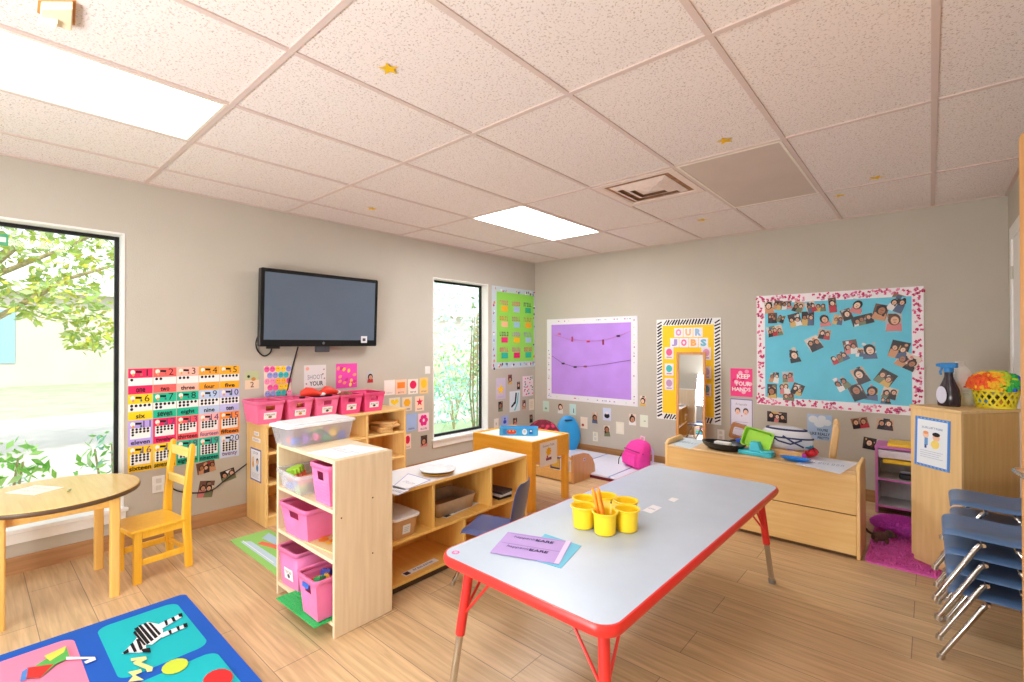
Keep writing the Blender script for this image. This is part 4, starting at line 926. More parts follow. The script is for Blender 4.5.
o = k.build('beanbag', BB, smooth=80, merge=.0005); o.location = (.62, -.62, 0); tag(o, 'dark red patterned beanbag in the corner behind the sensory table', 'beanbag')
t = thing('round_seat_disc', 'bright blue oval plastic sled disc standing against the back wall', 'disc', (.70, -.2, .27))
k = MB(); k.lathe([(0, .035), (.1, .03), (.135, .012), (.15, 0), (.152, -.008), (.14, -.006), (.1, .018), (0, .024)], 40, cap=False, M=Matrix.Rotation(R(78), 4, 'X') @ Matrix.Scale(1.5, 4, (0, 1, 0)))
k.build('shell', SKYBLUE, t); t.rotation_euler = (0, 0, R(50))
MB().box(-.05, .05, -.01, .005, .16, .18).build('hand_grip', NAVY, t, bevel=.004); t.location = (.67, -.17, .235)
t = thing('book_bin', 'maple book bin with a rounded end panel behind the sensory table', 'book bin', (1.05, -1.26, 0))
prof = [(0, 0), (.40, 0), (.41, .04), (.40, .12), (.36, .19), (.29, .245), (.2, .27), (.06, .275), (0, .275)]
Mx = lambda x: Matrix(((0, 0, 1, x), (1, 0, 0, 0), (0, 1, 0, 0), (0, 0, 0, 1)))
MW = wood('pale_maple_panel', (216, 164, 112), (228, 180, 128), 'Z', .45)
for x in (-.16, .40): MB().prism(prof, 0, .018, Mx(x)).build('end_panel', MW, t, bevel=.002)
MB().box(-.142, .40, 0, .016, .012, .11).build('front_board', MAPLE, t, bevel=.002); MB().box(-.142, .40, .2, .215, .012, .2).build('divider', MAPLE, t); MB().box(-.142, .40, .016, .39, .012, .028).build('bottom_board', MAPLE, t)
for i, (x, col, lab) in enumerate(((.3, (238, 238, 242), 'white picture book standing in the book bin, nearest its rounded end'), (.16, (70, 90, 140), 'blue picture book standing in the book bin'), (.24, (226, 226, 234), 'pale picture book standing in the middle of the book bin'))):
    c = Card(.13, .16, col, t=.008); c.rect(0, .02, .1, .09, [(190, 200, 226), (236, 200, 90), (150, 170, 210)][i]); c.scribble(0, -.055, .08, .02, (120, 120, 150), 6, i)
    o = face_minus_y(c.build('picture_book'), 1.05+x, -1.21+.03*i, .135); tag(o, lab, 'book', 'picture books in the book bin')
c = Card(.035, .03, (238, 214, 224)); c.ell(.004, 0, .008, .01, (90, 100, 180)); o = face_plus_x(c.build('picture_sticker'), 1.4695, -1.06, .205); tag(o, 'small white sticker on the rounded end of the book bin', 'sticker')
t = thing('floor_mat', 'white folding floor mat with pale blue seams along the back wall', 'floor mat', (1.42, -.5, 0))
NAP = mat('white_vinyl', (226, 230, 246), .45, var=.02)
for i, (a, b_) in enumerate(((-.74, -.26), (-.25, .25), (.26, .76))): MB().prism(rrect(a, b_, -.44, .42, .015, 3), .0, .045).build('mat_section', NAP, t, bevel=.008)
MB().box(-.74, .76, -.452, -.442, .004, .03).build('edge_binding', mat('dark_red_binding', (110, 24, 44), .7), t)
sm = MB(); sm.box(-.257, -.253, -.44, .42, .043, .0465).box(.253, .257, -.44, .42, .043, .0465); sm.build('seam', mat('pale_blue_thread', (150, 170, 230), .7), t)
t = thing('backpack', 'bright pink child\'s backpack leaning on the floor mat by the back wall', 'backpack', (1.70, -.40, .046), R(-28))
PF = mat('hot_pink_fabric', (244, 62, 170), .7, var=.06, bump=.3, bscale=300); LF = mat('lilac_mesh', (206, 190, 236), .8)
k = MB(); rg = []
for z, sx_, sy_, oy in ((0, .8, .8, 0), (.03, 1, 1, 0), (.12, 1.02, 1.05, .0), (.2, .96, .9, .025), (.25, .8, .65, .045), (.275, .45, .3, .06), (.28, .1, .08, .065)): rg.append([(x*sx_, y*sy_+oy, z) for x, y in rrect(-.15, .15, -.085, .085, .05, 5)])
k.loft(rg); k.build('body', PF, t, smooth=60)
k = MB(); rg = []
for z, s, d in ((.015, .85, .0), (.03, 1, .03), (.12, 1, .035), (.145, .8, .005)): rg.append([(x*s, -.075-d if y < 0 else -.07, z) for x, y in rrect(-.11, .11, -.02, .02, .01, 3)])
k.loft(rg); k.build('front_pocket', PF, t, smooth=60)
MB().tube([(-.15, -.02, .16), (-.1, -.083, .185), (0, -.093, .19), (.1, -.083, .185), (.15, -.02, .16)], .006, 6).build('zipper', mat('dark_pink_zip', (170, 30, 110), .5), t)
for s in (-1, 1): MB().tube([(s*.09, .1, .24), (s*.11, .13, .17), (s*.12, .12, .08), (s*.13, .08, .02)], .011, 6).build('strap', LF, t)
MB().tube([(-.035, .07, .272), (-.03, .08, .31), (.03, .08, .31), (.035, .07, .272)], .008, 8).build('top_loop', mat('pale_pink_fabric', (246, 190, 220), .7), t)
MB().ball((-.155, -.02, .07), (.03, .06, .06)).build('mesh_pocket', LF, t)
MB().tube([(-.1, -.115, .13), (-.12, -.14, .07), (-.13, -.14, .01)], .004, 6).build('zip_pull', CORD, t)

# ================================================================== MAPLE CABINET WITH TOYS
t = thing('maple_cabinet', 'low maple cabinet with its plain panelled back turned to the room', 'cabinet', (2.465, -1.435, 0))
CL, CD, CH = 1.262, .33, .548
MB().box(.02, CL-.02, 0, .012, .275, CH-.018).build('upper_panel', wood('cabinet_back', (236, 192, 118), (246, 208, 140), 'X', .4), t, bevel=.003)
MB().box(.02, CL-.02, 0, .012, .022, .269).build('lower_panel', wood('cabinet_back', (236, 192, 118), (246, 208, 140), 'X', .4), t, bevel=.003)
MB().box(.02, CL-.02, .0125, .02, .01, CH-.02).build('core_board', mat('dark_gap', (120, 84, 50), .7), t)
for x in (0, CL-.02):
    MB().prism([(0, 0), (CD, 0), (CD, .56), (CD-.03, .588), (.05, .588), (.015, .574), (0, .552)], 0, .02, Mx(x)).build('side_panel', MAPLEZ, t, bevel=.004)
MB().box(.02, CL-.02, -.004, CD, CH-.018, CH).build('top', wood('cabinet_top', (216, 176, 120), (230, 194, 140), 'X', .4), t, bevel=.003)
MB().box(.02, CL-.02, .02, CD, .262, .28).build('shelf', MAPLE, t); MB().box(.02, CL-.02, .02, CD, .03, .048).build('bottom_board', MAPLE, t)
CZ = CH
def cp(u, v, z=CZ): return onz(u, v, z)
c, loc, q4 = quad_sheet('paper', [(664, 443), (690, 449), (706, 441), (682, 437)], CZ+.0004, (206, 220, 226), thick=.0008)
c.scribble(0, 0, .2, .06, (140, 170, 190), 8, 3); o = c.build('printed_sheet'); o.location = loc; tag(o, 'pale blue printed sheet on the mirror end of the maple cabinet top', 'paper')
c, loc, q4 = quad_sheet('paper', [(795, 464), (840, 474), (858, 463), (815, 456)], CZ+.0004, (220, 224, 236), thick=.0008)
c.scribble(0, 0, .2, .06, (170, 186, 206), 8, 6); o = c.build('printed_sheet'); o.location = loc; tag(o, 'white printed sheet on the tall cabinet end of the maple cabinet top', 'paper')
# toy dashboard: black oval dish
x, y = cp(726, 446, CZ+.03)
t = thing('toy_dashboard', 'black oval toy pan with a white insert on the maple cabinet', 'toy pan', (x-.02, y, CZ+.0005), R(-8))
MB().lathe([(0, .003), (.11, .003), (.15, .03), (.16, .05), (.165, .055), (.155, .056), (.14, .034), (.1, .012), (0, .01)], 36, cap=False, sy=.62).build('pan', BLACK, t)
MB().prism(rrect(-.06, .06, -.035, .025, .015, 4), .012, .06).build('white_insert', WHITE, t, bevel=.006); k = MB()
for i in range(5): k.lathe([(.009, .011), (.009, .02), (0, .02)], 10, (-.07+i*.03, -.05, 0), cap=False)
k.build('grey_key', mat('key_grey', (160, 160, 170), .4), t)
x, y = cp(735, 437, CZ+.03)
t = thing('wooden_frame_toy', 'hollow square wooden toy block tilted behind the black pan', 'wooden toy', (x, y+.02, CZ), R(15))
k = MB(); A_ = rrect(-.055, .055, 0, .11, .02, 4); B_ = rrect(-.034, .034, .022, .088, .012, 4); Mf = Matrix.Scale(1.15, 4) @ Matrix.Rotation(R(14), 4, 'Y') @ Matrix(((1,0,0,0),(0,0,-1,0),(0,1,0,.012),(0,0,0,1)))
k.loft([[(x_, y_, -.03) for x_, y_ in A_], [(x_, y_, .03) for x_, y_ in A_], [(x_, y_, .03) for x_, y_ in B_], [(x_, y_, -.03) for x_, y_ in B_], [(x_, y_, -.03) for x_, y_ in A_]], True, False, Mf); k.build('frame', BROWNWOOD, t, smooth=30)
x, y = cp(738, 441, CZ+.045)
t = thing('toy_cup', 'small blue and black toy cup lying beside the wooden square', 'toy cup', (x, y, CZ+.036), R(35))
Mc = Matrix.Rotation(R(80), 4, 'Y'); MB().lathe([(0, -.05), (.024, -.05), (.03, .045), (.026, .045), (.02, -.044), (0, -.044)], 20, M=Mc, cap=False).build('cup', mat('cobalt_plastic', (40, 90, 210), .35), t)
MB().lathe([(.0245, -.052), (.028, -.052), (.029, -.02), (.0275, -.02)], 20, M=Mc, cap=False).build('cup_band', BLACK, t)
t = thing('lime_tray', 'lime green plastic play tray leaning among the toys on the maple cabinet', 'play tray', (3.085, -1.272, CZ+.004), R(-6))
Mt = Matrix.Translation((0, 0, .028)) @ Matrix.Rotation(R(10), 4, 'Y') @ Matrix.Rotation(R(70), 4, 'X'); k = MB(); pr = rrect(-.095, .1, 0, .135, .02, 4)
k.loft([[(x_*s, .0675+(y_-.0675)*s, z) for x_, y_ in pr] for s, z in ((.86, 0), (1, .035), (1.05, .036), (1.05, .03))], True, False, Mt); k.prism([(x_*.86, .0675+(y_-.0675)*.86) for x_, y_ in pr], 0, .003, Mt); k.build('tray', LIME, t, solid=.003)
x, y = cp(768, 449, CZ+.02)
t = thing('toy_register', 'aqua blue toy scale with a raised block on the maple cabinet', 'toy scale', (3.125, -1.345, CZ+.0005), R(-6))
MB().prism(rrect(-.13, .1, -.05, .05, .02, 4), 0, .03).build('base', AQUA, t, bevel=.006)
k = MB(); k.loft([[(-.055, -.035, .03), (.03, -.035, .03), (.03, .035, .03), (-.055, .035, .03)], [(-.05, -.028, .095), (.005, -.028, .095), (.005, .03, .095), (-.05, .03, .095)]]); k.build('raised_block', AQUA, t, bevel=.006)
MB().lathe([(0, .03), (.045, .03), (.05, .038), (.047, .04), (0, .036)], 22, (.055, 0, 0), cap=False).build('pan', mat('aqua_light', (90, 210, 228), .4), t)
# zip bag
x, y = cp(788, 440, CZ+.03)
t = thing('zip_bag', 'clear white mesh toy bag with navy piping on the maple cabinet', 'bag', (3.27, -1.185, CZ+.047), R(-6))
k = MB(); k.loft([[((.178)*s*math.cos(a), .07*s2*math.sin(a), z) for a in [2*PI*i/28 for i in range(28)]] for s, s2, z in ((.8, .8, .004), (.96, 1, .04), (.96, 1, .085), (.86, .85, .125), (.6, .6, .15), (.3, .25, .16))]); k.build('bag_body', FROST, t, smooth=80)
k = MB(); el = lambda s, s2, z: [((.178)*s*math.cos(a), .07*s2*math.sin(a), z) for a in [2*PI*i/28 for i in range(29)]]
k.tube(el(.97, 1.02, .085), .006, 6); k.tube(el(.74, .73, .14), .007, 6); k.tube([(-.1, -.06, .1), (-.03, -.074, .06), (.05, -.074, .045), (.12, -.065, .08)], .006, 6); k.tube([(.0, -.07, .098), (.07, -.075, .06), (.13, -.06, .03)], .006, 6); k.build('piping', mat('navy_piping', (28, 34, 86), .6), t)
MB().ball((.1, 0, .038), (.075, .045, .032)).build('teal_lining', mat('teal_fabric', (40, 130, 160), .7), t)
k = MB(); k.box(-.13, .13, -.075, .075, 0, .045)
for i in range(6): k.box(-.11+i*.038, -.09+i*.038, -.077, -.075, .006, .03)
o = k.build('wooden_comb_block', wood('xylophone_wood', (216, 166, 100), (232, 186, 124), 'X', .4), bevel=.003); o.location = (3.26, -1.20, CZ+.0005); o.rotation_euler = (0, 0, R(-4)); tag(o, 'notched wooden toy bar lying under the mesh bag', 'wooden toy')
t = thing('toy_dish', 'blue oval toy dish at the front edge of the maple cabinet', 'toy dish', (wb(795, 459, -1.365)[0], -1.365, CZ+.0005), R(-5))
MB().lathe([(0, .003), (.05, .003), (.075, .02), (.085, .022), (.074, .014), (.05, .008), (0, .008)], 28, cap=False, sx=1.15, sy=.6).build('dish', mat('toy_blue', (38, 132, 226), .35), t)
lump('blue_toy_heap', 'crumpled blue toy cloth behind the oval dish', 'toy cloth', onz(792, 451, CZ+.03)+(CZ+.012,), mat('royal_blue_cloth', (60, 90, 214), .6), .06, 6, 21)
t = thing('red_toy_ball', 'red ridged toy ball beside the blue cloth on the maple cabinet', 'toy ball', onz(810, 452, CZ+.035)+(CZ+.0005,))
k = MB(); k.ball((0, 0, .034), (.05, .045, .034), 20, 10); k.build('ball', mat('glossy_red', (226, 40, 52), .3), t)
k = MB()
for a in range(4): k.tube([(.051*math.cos(b)*math.cos(a*PI/4), .046*math.cos(b)*math.sin(a*PI/4), .034+.035*math.sin(b)) for b in [PI*i/12 for i in range(13)]], .004, 6)
k.build('ridge', mat('dark_red', (170, 24, 40), .4), t)
k = MB(); k.ball((0, 0, .02), (.025, .02, .02)); o = k.build('purple_toy', mat('toy_magenta', (190, 50, 170), .4)); o.location = onz(803, 456, CZ+.02)+(CZ+.0005,); tag(o, 'small magenta toy by the red ball', 'toy')
# wooden chair behind
t = thing('maple_chair', 'natural wood child\'s chair standing behind the maple cabinet', 'chair', (3.36, -.83, 0), R(-83))
NW = wood('natural_wood', (222, 178, 116), (236, 196, 138), 'Z', .4)
for s in (-1, 1):
    x = s*.14; side = [(.115, 0), (.155, 0), (.15, .26), (.156, .40), (.178, .62), (.19, .73), (.184, .765), (.165, .77), (.152, .755), (.13, .6), (.105, .30)]
    MB().prism(side, -.02, .02, Matrix(((0, 0, 1, x), (1, 0, 0, 0), (0, 1, 0, 0), (0, 0, 0, 1)))).build('back_leg', NW, t, bevel=.008)
    MB().prism(rrect(x-.016, x+.016, -.15, -.11, .006), 0, .30).build('front_leg', NW, t)
MB().prism(rrect(-.165, .165, -.17, .12, .02), .30, .318).build('seat', NW, t, bevel=.005)
for z, y in ((.56, .152), (.43, .128)): MB().box(-.14, .14, y-.008, y+.008, z, z+.05).build('back_slat', NW, t, bevel=.003)
MB().box(-.14, .14, -.14, -.12, .26, .30).build('front_rail', NW, t)

# standing mirror
t = thing('standing_mirror', 'tall narrow mirror in a thin wooden frame standing before the yellow jobs board', 'mirror', (2.212, -.26, 0))
mx0, mx1, mz0, mz1 = -.135, .152, .06, 1.268
OW = wood('oak_frame', (206, 136, 62), (220, 152, 78), 'Z', .4); f_ = .026
Mz = Matrix.Rotation(R(8.0), 4, 'Z') @ Matrix.Rotation(R(-2), 4, 'X')
k = MB()
k.box(mx0, mx0+f_, -.012, .012, mz0, mz1, Mz).box(mx1-f_, mx1, -.012, .012, mz0, mz1, Mz).box(mx0+f_, mx1-f_, -.012, .012, mz1-f_, mz1, Mz).box(mx0+f_, mx1-f_, -.012, .012, mz0, mz0+f_, Mz)
k.build('frame', OW, t, bevel=.003)
MB().box(mx0+f_, mx1-f_, -.003, .0, mz0+f_, mz1-f_, Mz).build('mirror_glass', MIRROR, t, smooth=0)
MB().box(mx0+f_, mx1-f_, .001, .006, mz0+f_, mz1-f_, Mz).build('backing', OW, t, smooth=0)
for x in (mx0+.013, mx1-.013): MB().box(x-.012, x+.012, -.13, .13, 0, .06).build('foot', OW, t, bevel=.004)

# ================================================================== TALL CABINET AND WHAT STANDS ON IT
TCZ = .97
A0 = Vector((3.965, -1.21)); A1 = Vector((4.19, -1.387)); dv = (A1-A0).normalized(); wv_ = (A1-A0).length
t = thing('tall_cabinet', 'tall pale oak cabinet standing at an angle near the hall-side wall', 'cabinet', (A0.x, A0.y, .012), math.atan2(dv.y, dv.x))
TD = .42; tz = TCZ-.012
MB().box(0, wv_, 0, .018, .03, tz-.02).build('front_panel', CABWOOD, t, bevel=.002)
MB().box(wv_-.018, wv_, .018, TD, 0, tz-.02).build('side_panel', wood('shaded_cabinet_side', (206, 164, 100), (220, 180, 116), 'Z', .4), t, bevel=.002)  # darker copy of the oak paints shade onto this side
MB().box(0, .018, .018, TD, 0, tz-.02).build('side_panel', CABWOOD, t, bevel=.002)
MB().box(.018, wv_-.018, TD-.012, TD, 0, tz-.02).build('back_panel', CABWOOD, t); MB().box(.018, wv_-.018, .018, TD-.012, .03, .05).build('bottom_board', CABWOOD, t)
MB().box(-.004, wv_+.004, -.004, TD+.004, tz-.02, tz).build('top', wood('cabinet_lid', (224, 188, 130), (236, 202, 146), 'X', .4), t, bevel=.003)
MB().box(.01, wv_-.01, .012, .02, 0, .03).build('kick_board', CABWOOD, t)
cw = t
c = Card(.2, .30, (76, 140, 220)); c.rect(0, 0, .172, .27, (234, 242, 248)); c.lay()
for i in range(9): c.rect(-.085+i*.021, .143, .01, .006, (150, 190, 236), 0, False); c.rect(-.085+i*.021, -.143, .01, .006, (150, 190, 236), 0, False)
c.scribble(0, .09, .12, .012, (130, 150, 180), 12, 4)
c.ell(-.035, .045, .017, .02, (246, 206, 176)); c.ell(-.035, .058, .016, .01, (236, 160, 110)); c.rect(-.032, .005, .02, .045, (110, 160, 214)); c.rect(-.035, -.025, .012, .02, (70, 90, 150))
c.ell(.025, .038, .02, .022, (240, 196, 160)); c.ell(.025, .055, .022, .013, (34, 34, 40)); c.ell(.02, -.005, .024, .026, (246, 222, 120)); c.lines(0, -.07, .13, .05, 4, (190, 200, 216))
o = c.build('handwashing_poster'); o.matrix_world = cw.matrix_world if False else Matrix.Translation((A0.x, A0.y, .012)) @ Matrix.Rotation(math.atan2(dv.y, dv.x), 4, 'Z') @ Matrix.Translation((wv_*.45, -.002, .742)) @ Matrix.Rotation(PI/2, 4, 'X') @ Matrix.Rotation(R(-1.5), 4, 'Z')
tag(o, 'blue-bordered poster of two children taped to the tall cabinet', 'poster')
def tcp(a, b): v = Matrix.Rotation(math.atan2(dv.y, dv.x), 3, 'Z') @ Vector((a, b, 0)); return (A0.x+v.x, A0.y+v.y, TCZ)
t = thing('spray_bottle', 'dark spray bottle with a blue trigger head on the tall cabinet', 'bottle', onz(949, 406, TCZ)+(TCZ,), R(150))
S_ = 1.25
t.scale = (S_, S_, S_)
MB().lathe([(0, 0), (.042, 0), (.046, .006), (.047, .05), (.04, .085), (.026, .12), (.018, .145), (.017, .17), (0, .17)], 28, cap=False, sx=1, sy=.72).build('body', mat('dark_plum_plastic', (48, 36, 44), .22), t)
c = Card(.05, .085, (214, 214, 232), t=.001, edge=[(.026*math.cos(a), .042*math.sin(a)) for a in [2*PI*i/20 for i in range(20)]]); o = c.build('label', t, GLOSSINK); o.matrix_local = Matrix.Translation((.012, .0345, .055)) @ Matrix.Rotation(R(-14), 4, 'Z') @ Matrix.Rotation(-PI/2, 4, 'X') @ Matrix.Rotation(PI, 4, 'Z')
k = MB(); k.lathe([(.019, .165), (.019, .185), (.014, .19), (0, .19)], 18, cap=True); k.loft([[(.03, -.012, .185), (.03, .012, .185), (.03, .01, .21), (.03, -.01, .21)], [(-.035, -.012, .188), (-.035, .012, .188), (-.035, .01, .212), (-.035, -.01, .212)]]); k.loft([[(.052, -.007, .192), (.052, .007, .192), (.052, .006, .205), (.052, -.006, .205)], [(.03, -.01, .187), (.03, .01, .187), (.03, .01, .209), (.03, -.01, .209)]]); k.build('spray_head', mat('spray_blue', (40, 130, 200), .35), t, bevel=.003)
MB().tube([(.028, 0, .186), (.036, 0, .165), (.032, 0, .15)], .005, 6).build('trigger', mat('spray_blue', (40, 130, 200), .35), t)
t = thing('white_jug', 'white plastic jug standing between the spray bottle and the yellow basket', 'jug', (4.197, -1.035, TCZ), R(40))
t.scale = (1.2, 1.2, 1.25)
k = MB(); k.loft([[(x*s, y*s, z) for x, y in rrect(-.05, .05, -.035, .035, .02, 4)] for s, z in ((.92, 0), (1, .008), (1, .12), (.92, .155), (.6, .185), (.34, .195))]); k.build('body', mat('translucent_white', (226, 226, 220), .4), t, smooth=60)
MB().lathe([(.018, .193), (.018, .215), (0, .215)], 18).build('cap', WHITE, t); c = Card(.05, .07, (222, 226, 222), t=.0008); c.rect(0, .018, .03, .008, (220, 90, 80)); c.lines(0, -.01, .036, .03, 4, (170, 176, 180)); o = c.build('label', t); o.matrix_local = Matrix.Translation((0, -.0355, .075)) @ Matrix.Rotation(PI/2, 4, 'X')
bxx, byy = onz(1000, 403, TCZ)
t = thing('lattice_basket', 'round yellow lattice basket on the tall cabinet', 'basket', (4.352, -1.055, TCZ))
YB = mat('lemon_plastic', (244, 226, 40), .4); rb, rt, hb = .088, .105, .12
k = MB(); NN = 18
for d in (1, -1):
    for i in range(NN):
        a0 = 2*PI*i/NN; ring = []
        for jj in range(7):
            f = jj/6; a = a0+d*f*.55; r = rb+(rt-rb)*f; z = .012+f*(hb-.03); w2 = .006/r
            ring.append([(r*math.cos(a-w2)*1, r*math.sin(a-w2), z), (r*math.cos(a+w2), r*math.sin(a+w2), z), ((r-.003)*math.cos(a+w2), (r-.003)*math.sin(a+w2), z), ((r-.003)*math.cos(a-w2), (r-.003)*math.sin(a-w2), z)])
        k.loft(ring)
k.build('lattice_wall', YB, t, smooth=0)
MB().lathe([(0, 0), (rb, 0), (rb+.001, .016), (rb-.003, .016), (rb-.003, .003), (0, .003)], 40, cap=False).build('base', YB, t)
MB().lathe([(rt-.004, hb-.022), (rt, hb-.022), (rt+.003, hb-.004), (rt+.008, hb), (rt+.004, hb+.002), (rt-.003, hb-.003), (rt-.004, hb-.022)], 40, cap=False).build('rim', YB, t)
q = random.Random(17)
for i, (x, y, z, col, lab) in enumerate(((-.045, -.04, .012, (60, 150, 210), 'light blue plastic toy inside the yellow basket, toward the jug'), (.02, -.05, .012, (230, 150, 60), 'orange toy seen through the yellow basket'), (.03, .03, .02, (130, 90, 60), 'brown toy seen through the far side of the yellow basket'), (-.04, .03, .02, (90, 190, 120), 'green toy low in the yellow basket'))):
    k = MB(); k.ball((0, 0, .03), (.032, .028, .028)); o = k.build('toy', mat('basket_toy_%d' % i, col, .5)); o.location = (4.352+x, -1.055+y, TCZ+z-.008); tag(o, lab, 'toy', 'toys in the yellow basket')
k = MB(); q = random.Random(23); BOW = [(240, 74, 60), (246, 110, 50), (250, 190, 50), (190, 214, 60), (60, 180, 80), (60, 110, 210), (90, 60, 160)]
for i in range(560):
    a = q.uniform(0, 2*PI); e_ = math.asin(q.uniform(-.15, 1)); n = Vector((math.cos(a)*math.cos(e_), math.sin(a)*math.cos(e_), math.sin(e_)))
    p = Vector((n.x*.12, n.y*.112, .04+n.z*.085)); s = n.x*.752+n.y*.659
    ci = min(6, max(0, int((.5+.62*s)*5.6+(1-n.z)*1.6+.55+q.uniform(-.5, .5))))
    k.col = BOW[ci]; k.ball(p, (.013*q.uniform(.7, 1.3),)*3, 6, 4)
o = k.build('rainbow_wig', painted('curly_hair', .8)); o.location = (4.352, -1.055, TCZ+.085); tag(o, 'curly rainbow wig heaped on the yellow basket', 'wig')

# purple play shelf against the back wall
t = thing('play_shelf', 'grey play shelf with purple edges and a yellow drawer by the back wall', 'play shelf', (3.725, -.32, 0.0095))
PW, PD, PH = .62, .29, .53
for x in (0, PW-.016): MB().box(x, x+.016, 0, PD, 0, PH-.02).build('side_panel', GREYPANEL, t); MB().box(x-.001, x+.017, -.006, 0, 0, PH-.02).build('edge_strip', PURPLE, t)
MB().box(-.004, PW+.004, -.008, PD, PH-.02, PH).build('top', PURPLE, t, bevel=.004)
MB().box(.016, PW-.016, PD-.012, PD, 0.02, PH-.02).build('back_panel', GREYPANEL, t, smooth=0)
for z in (.05, .26): MB().box(.016, PW-.016, 0, PD-.012, z, z+.016).build('shelf', GREYPANEL, t); MB().box(.016, PW-.016, -.006, 0, z, z+.016).build('edge_strip', PURPLE, t)
MB().box(.02, PW-.02, -.004, .02, PH-.09, PH-.03).build('drawer', mat('white_drawer', (232, 226, 240), .4), t, bevel=.003)
MB().box(.05, PW-.02, -.03, PD-.04, PH-.125, PH-.1).build('yellow_tray', mat('drawer_yellow', (250, 206, 40), .4), t, bevel=.003)
o = MB().box(0, .5, .02, .25, 0, .022).build('yellow_board', mat('drawer_yellow', (250, 206, 40), .4), bevel=.003); o.location = (3.80, -.32, PH+.0097); tag(o, 'yellow board lying on top of the purple-edged play shelf', 'board')
t = thing('toy_telephone', 'dark toy telephone on the middle board of the play shelf', 'toy', (3.93, -.24, .2855)); MB().box(-.06, .06, -.04, .04, 0, .045).build('body', BLACK, t, bevel=.012); MB().tube([(-.05, -.02, .055), (0, -.02, .06), (.05, -.02, .055)], .012, 8).build('handset', mat('grey_handset', (150, 160, 176), .4), t)

# ================================================================== TELEVISION
t = thing('television', 'black flat television mounted on the window wall above the pink bins', 'television', (.12, -3.07, 1.643))
tw, th_ = 1.05, .622
Tt = Matrix(((0, 0, 1, 0), (1, 0, 0, 0), (0, 1, 0, 0), (0, 0, 0, 1))) @ Matrix.Rotation(R(2.6), 4, 'X')
MB().prism(rrect(-tw/2, tw/2, -th_/2, th_/2, .012, 3), -.05, 0, Tt).build('bezel', mat('gloss_black', (20, 21, 24), .2), t, bevel=.003)
MB().box(-tw/2+.03, tw/2-.03, -th_/2+.055, th_/2-.03, 0, .0012, Tt).build('screen', SCREEN, t, smooth=0)
MB().box(-.06, .06, -th_/2-.05, -th_/2+.005, -.04, -.004, Tt).build('stand_neck', mat('neck_grey', (70, 72, 78), .3), t, bevel=.004)
MB().box(-tw/2+.06, -tw/2+.16, -th_/2-.018, -th_/2, -.03, -.01, Tt).build('sensor_box', BLACK, t)
k = MB(); k.box(-.25, .25, -.18, .18, -.09, -.05, Tt); k.box(-.2, .2, -.12, .12, -.115, -.09, Tt); k.build('wall_mount', BLACKMETAL, t)
c = Card(.062, .062, (226, 228, 232), t=.0012); c.rect(0, -.002, .03, .026, (70, 74, 84)); o = c.build('sticker', t); o.matrix_local = Tt @ Matrix.Translation((tw/2-.135, -th_/2+.062, .002))
MB().ball((0, -th_/2+.028, .001), (.012, .012, .001), 12, 6, Tt).build('emblem', mat('emblem_grey', (120, 124, 132), .3, .6), t)
def cord(name, pix, r, lab, x=.012, grp=None):
    pts = []
    for a in pix: y, z = wl(a[0], a[1], a[2] if len(a) > 2 else x); pts.append((a[2] if len(a) > 2 else x, y, z))
    out = []
    for i in range(len(pts)-1):
        p0, p1, p2, p3 = [Vector(pts[max(0, min(len(pts)-1, j))]) for j in (i-1, i, i+1, i+2)]
        for s in range(6):
            f = s/6; out.append(.5*((2*p1)+(p2-p0)*f+(2*p0-5*p1+4*p2-p3)*f*f+(3*p1-p0-3*p2+p3)*f**3))
    out.append(Vector(pts[-1])); o = MB().tube(out, r, 6).build(name, CORD); tag(o, lab, 'cord', grp)
cord('power_cord', [(298, 347, .08), (295, 358), (291, 374), (287, 392), (283, 410)], .006, 'black power cord hanging down the wall from the middle of the television')
cord('signal_cord', [(259, 334, .07), (256, 343, .03), (258, 351), (264, 356), (270, 353), (272, 347, .06)], .006, 'black cable looped under the corner of the television')
cord('extension_cord', [(166, 484), (178, 491), (195, 493), (212, 490), (224, 481), (236, 472), (248, 463)], .005, 'black cord drooping along the wall between the wooden chair and the wall shelf')
t = thing('wall_outlet', 'white wall outlet behind the yellow wooden chair', 'outlet', (0, wl(158.5, 484)[0], wl(158.5, 484)[1]))
MB().box(0, .006, -.036, .036, -.058, .058).build('cover_plate', WHITE, t, bevel=.003); MB().box(.006, .0075, -.016, .016, .008, .04).box(.006, .0075, -.016, .016, -.04, -.008).build('socket', mat('socket_ivory', (214, 210, 204), .4), t)
t = thing('wall_switch', 'small white wall plate beside the narrow window above the shape cards', 'switch', (0, wl(427.5, 370)[0], wl(427.5, 370)[1]))
MB().box(0, .006, -.034, .034, -.04, .04).build('cover_plate', WHITE, t, bevel=.003); MB().box(.006, .011, -.006, .006, -.012, .012).build('toggle', WHITE, t)

# ================================================================== NUMBER CARDS
NUM = ['one', 'two', 'three', 'four', 'five', 'six', 'seven', 'eight', 'nine', 'ten', 'eleven', 'twelve', 'thirteen', 'fourteen', 'fifteen', 'sixteen', 'seventeen', 'eighteen', 'nineteen', 'twenty']
NC = [(240, 40, 96), (246, 104, 100), (248, 186, 170), (250, 166, 50), (252, 178, 40), (250, 210, 30), (40, 190, 150), (30, 186, 150), (186, 206, 236), (190, 194, 240), (186, 164, 232), (232, 36, 100), (244, 84, 96), (248, 176, 176), (250, 150, 60), (250, 200, 30), (250, 206, 30), (40, 188, 150), (40, 190, 160), (206, 220, 246)]
CNAME = ['crimson', 'coral', 'peach', 'orange', 'amber', 'yellow', 'sea green', 'teal', 'light blue', 'lavender blue', 'violet', 'deep pink', 'red', 'pale pink', 'tangerine', 'golden', 'lemon', 'green', 'turquoise', 'ice blue']
ya, yb = -4.392, -3.702; za, zb2 = 1.187, .482
cw_, ch_ = (yb-ya)/5, (za-zb2)/4
